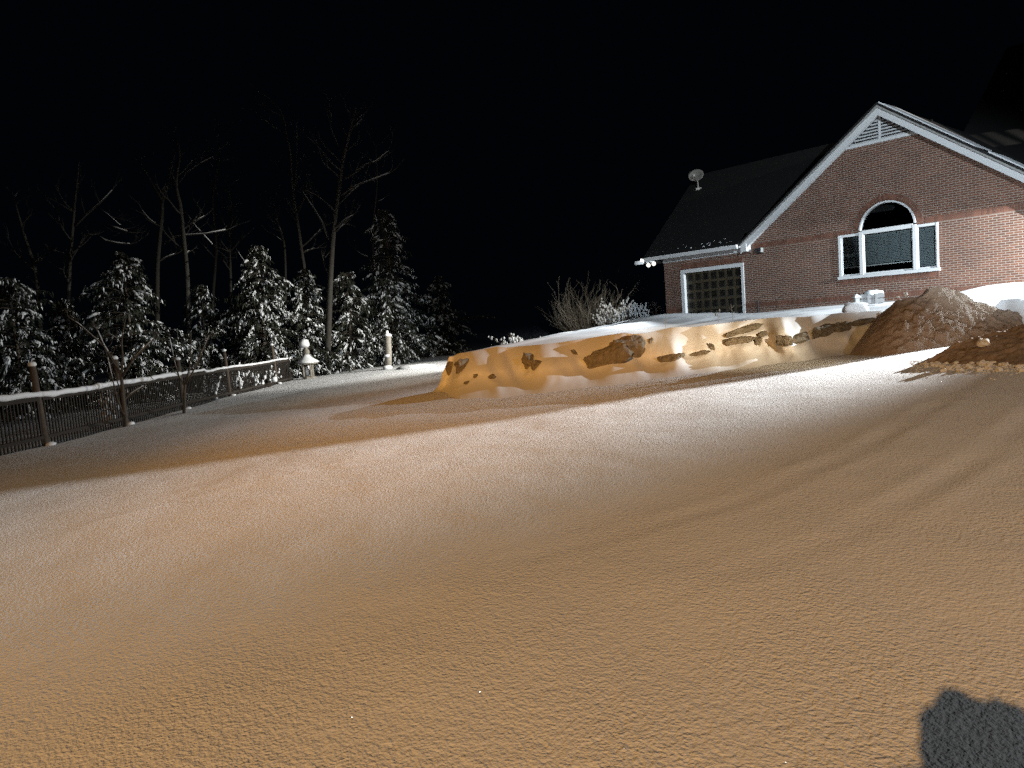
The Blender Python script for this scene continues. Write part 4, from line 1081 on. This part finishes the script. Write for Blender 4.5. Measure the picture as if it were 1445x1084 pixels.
spot('wall_fill', Vector((9.5, 3.5, 3.0)), Vector((5.0, 16.4, .8)), 7600, (1.0, .82, .54), 15, 1.0, .06)  # unseen warm spot added to brighten the right part of the wall
spot('flood_and_fill_light', LAMP + Vector((-.18, -.14, -.06)), LAMP + Vector((-14, 2.8, -3.2)), 15500, (1.0, .97, .88), 62, 1.0, .05)
spot('flood_and_fill_light', LAMP + Vector((-.16, -.18, -.08)), LAMP + Vector((-14, -6.2, -2.2)), 4000, (1.0, .96, .86), 52, .8, .05)
spot('flood_and_fill_light', LAMP + Vector((-.1, -.2, -.08)), Vector((1.2, 20.5, .9)), 5200, (.86, .94, 1.0), 44, 1.0, .01)  # extra cool spot added at the lamp to brighten the terrace snow
spot('flood_and_fill_light', LAMP + Vector((-.05, .25, .0)), Vector((3.4, 34.5, 2.2)), 420, (1.0, .95, .82), 64, .8, .05)  # weak extra spot added to brighten the round shrub
L4 = facade(-1.7, -1.0, 2.02)
def wall_lamp():
    t = empty('wall_lamp', facade(-1.7, -.05, 1.9), 'lit wall lamp on the brick wall off frame, with an added disc cutting upward light', 'wall lamp')
    b = MB(); c = L4 + Vector((0, 0, .02)); b.lathe([(.02, .0), (.56, .0), (.56, .015), (.05, .09)], c, 28); b.build('added_shade', M['dark'], t)  # flat disc added above the lamp to cut its light on the upper bricks
    b = MB(); b.tube([facade(-1.7, -.01, 2.13), facade(-1.7, -.5, 2.17), c + Vector((0, 0, .10))], .02, 6); b.build('bracket', M['dark'], t)
wall_lamp()
spot('wall_lamp_light', L4, L4 + Vector((-.78, .52, -.22)) * 5, 8600, (.86, .95, 1.0), 102, .6, .016)
L5 = Vector((8, 0, EYE + 6))
spot('gable_light', L5, facade(-10.6, 0, 2.6), 13000, (.76, .90, 1.0), 34, .5, .08)

# unseen lamp and slotted mask, added to throw three patches on the main roof
def patch_lamp():
    n = (-HN * .595 + Vector((0, 0, .804))); p0 = facade(-8, 6, 5.085)
    def hit(x, y):
        d = ray(1180 + x / 5.453, 140 + y / 5.453); o = Vector((0, 0, EYE)); return o + d * ((p0 - o).dot(n) / d.dot(n))
    Lp = facade(1.5, 5.0, 7.6); t = .10
    slots = [[(955, 278), (1070, 272), (1245, 362), (1180, 376)], [(1125, 259), (1205, 250), (1425, 340), (1310, 355)], [(1305, 239), (1395, 228), (1620, 312), (1480, 328)]]
    A = Lp.lerp(p0, t); bx = HE.copy(); by = n.cross(bx).normalized()
    to2 = lambda p: Vector(((p - A).dot(bx), (p - A).dot(by), 0))
    loops = []
    c = Vector((0, 0, 0)); k = 0
    for sl in slots:
        q = [to2(Lp.lerp(hit(*v), t)) for v in sl]; loops.append(q); c += sum(q, Vector()) / 4; k += 1
    c /= k
    w = 1.6
    outer = [c + Vector(v) for v in ((-w, -w, 0), (w, -w, 0), (w, w, 0), (-w, w, 0))]
    allp = outer + [p for q in loops for p in q]
    tri = tessellate_polygon([outer] + loops)
    tt = empty('patch_lamp', Lp, 'added lamp with a slotted mask, out of view right, throwing patches on the main roof', 'roof lamp')
    b = MB(); b.add([A + bx * p.x + by * p.y for p in allp], [tuple(f) for f in tri]); b.build('patch_mask', M['dark'], tt)
    spot('patch_lamp_light', Lp, A + bx * c.x + by * c.y, 6000, (1.0, .95, .88), 60, .3, .003)
    b = MB(); b.blob(Lp + n * .25, (.3, .3, .12), 2, .05, None, 8, 12); b.build('added_shade', M['dark'], tt)
patch_lamp()

W = bpy.data.worlds.new('World'); S.world = W; W.use_nodes = True
bg = W.node_tree.nodes['Background']
sky = W.node_tree.nodes.new('ShaderNodeTexSky'); sky.sky_type = 'NISHITA'; sky.sun_disc = False; sky.sun_elevation = R(-12); sky.sun_rotation = R(200)
bg.inputs['Color'].default_value = (.35, .55, 1.0, 1); bg.inputs['Strength'].default_value = .0016
W.node_tree.nodes.remove(sky)

cam = bpy.data.cameras.new('Camera'); co = bpy.data.objects.new('Camera', cam); COL.objects.link(co)
cam.sensor_fit = 'HORIZONTAL'; cam.sensor_width = 36; cam.lens = 36 * FPX / 1445; cam.clip_start = .05; cam.clip_end = 1500
co.matrix_world = Matrix.Translation((0, 0, EYE)) @ Matrix((_r, _u, -_f)).transposed().to_4x4()
S.camera = co
S.view_settings.view_transform = 'Standard'; S.view_settings.look = 'None'; S.view_settings.exposure = 0; S.view_settings.gamma = 1
S.cycles.use_denoising = False
S.cycles.max_bounces = 4; S.cycles.diffuse_bounces = 2; S.cycles.glossy_bounces = 2; S.cycles.transparent_max_bounces = 8
S.cycles.sample_clamp_direct = 0; S.cycles.sample_clamp_indirect = .5; S.cycles.caustics_reflective = False
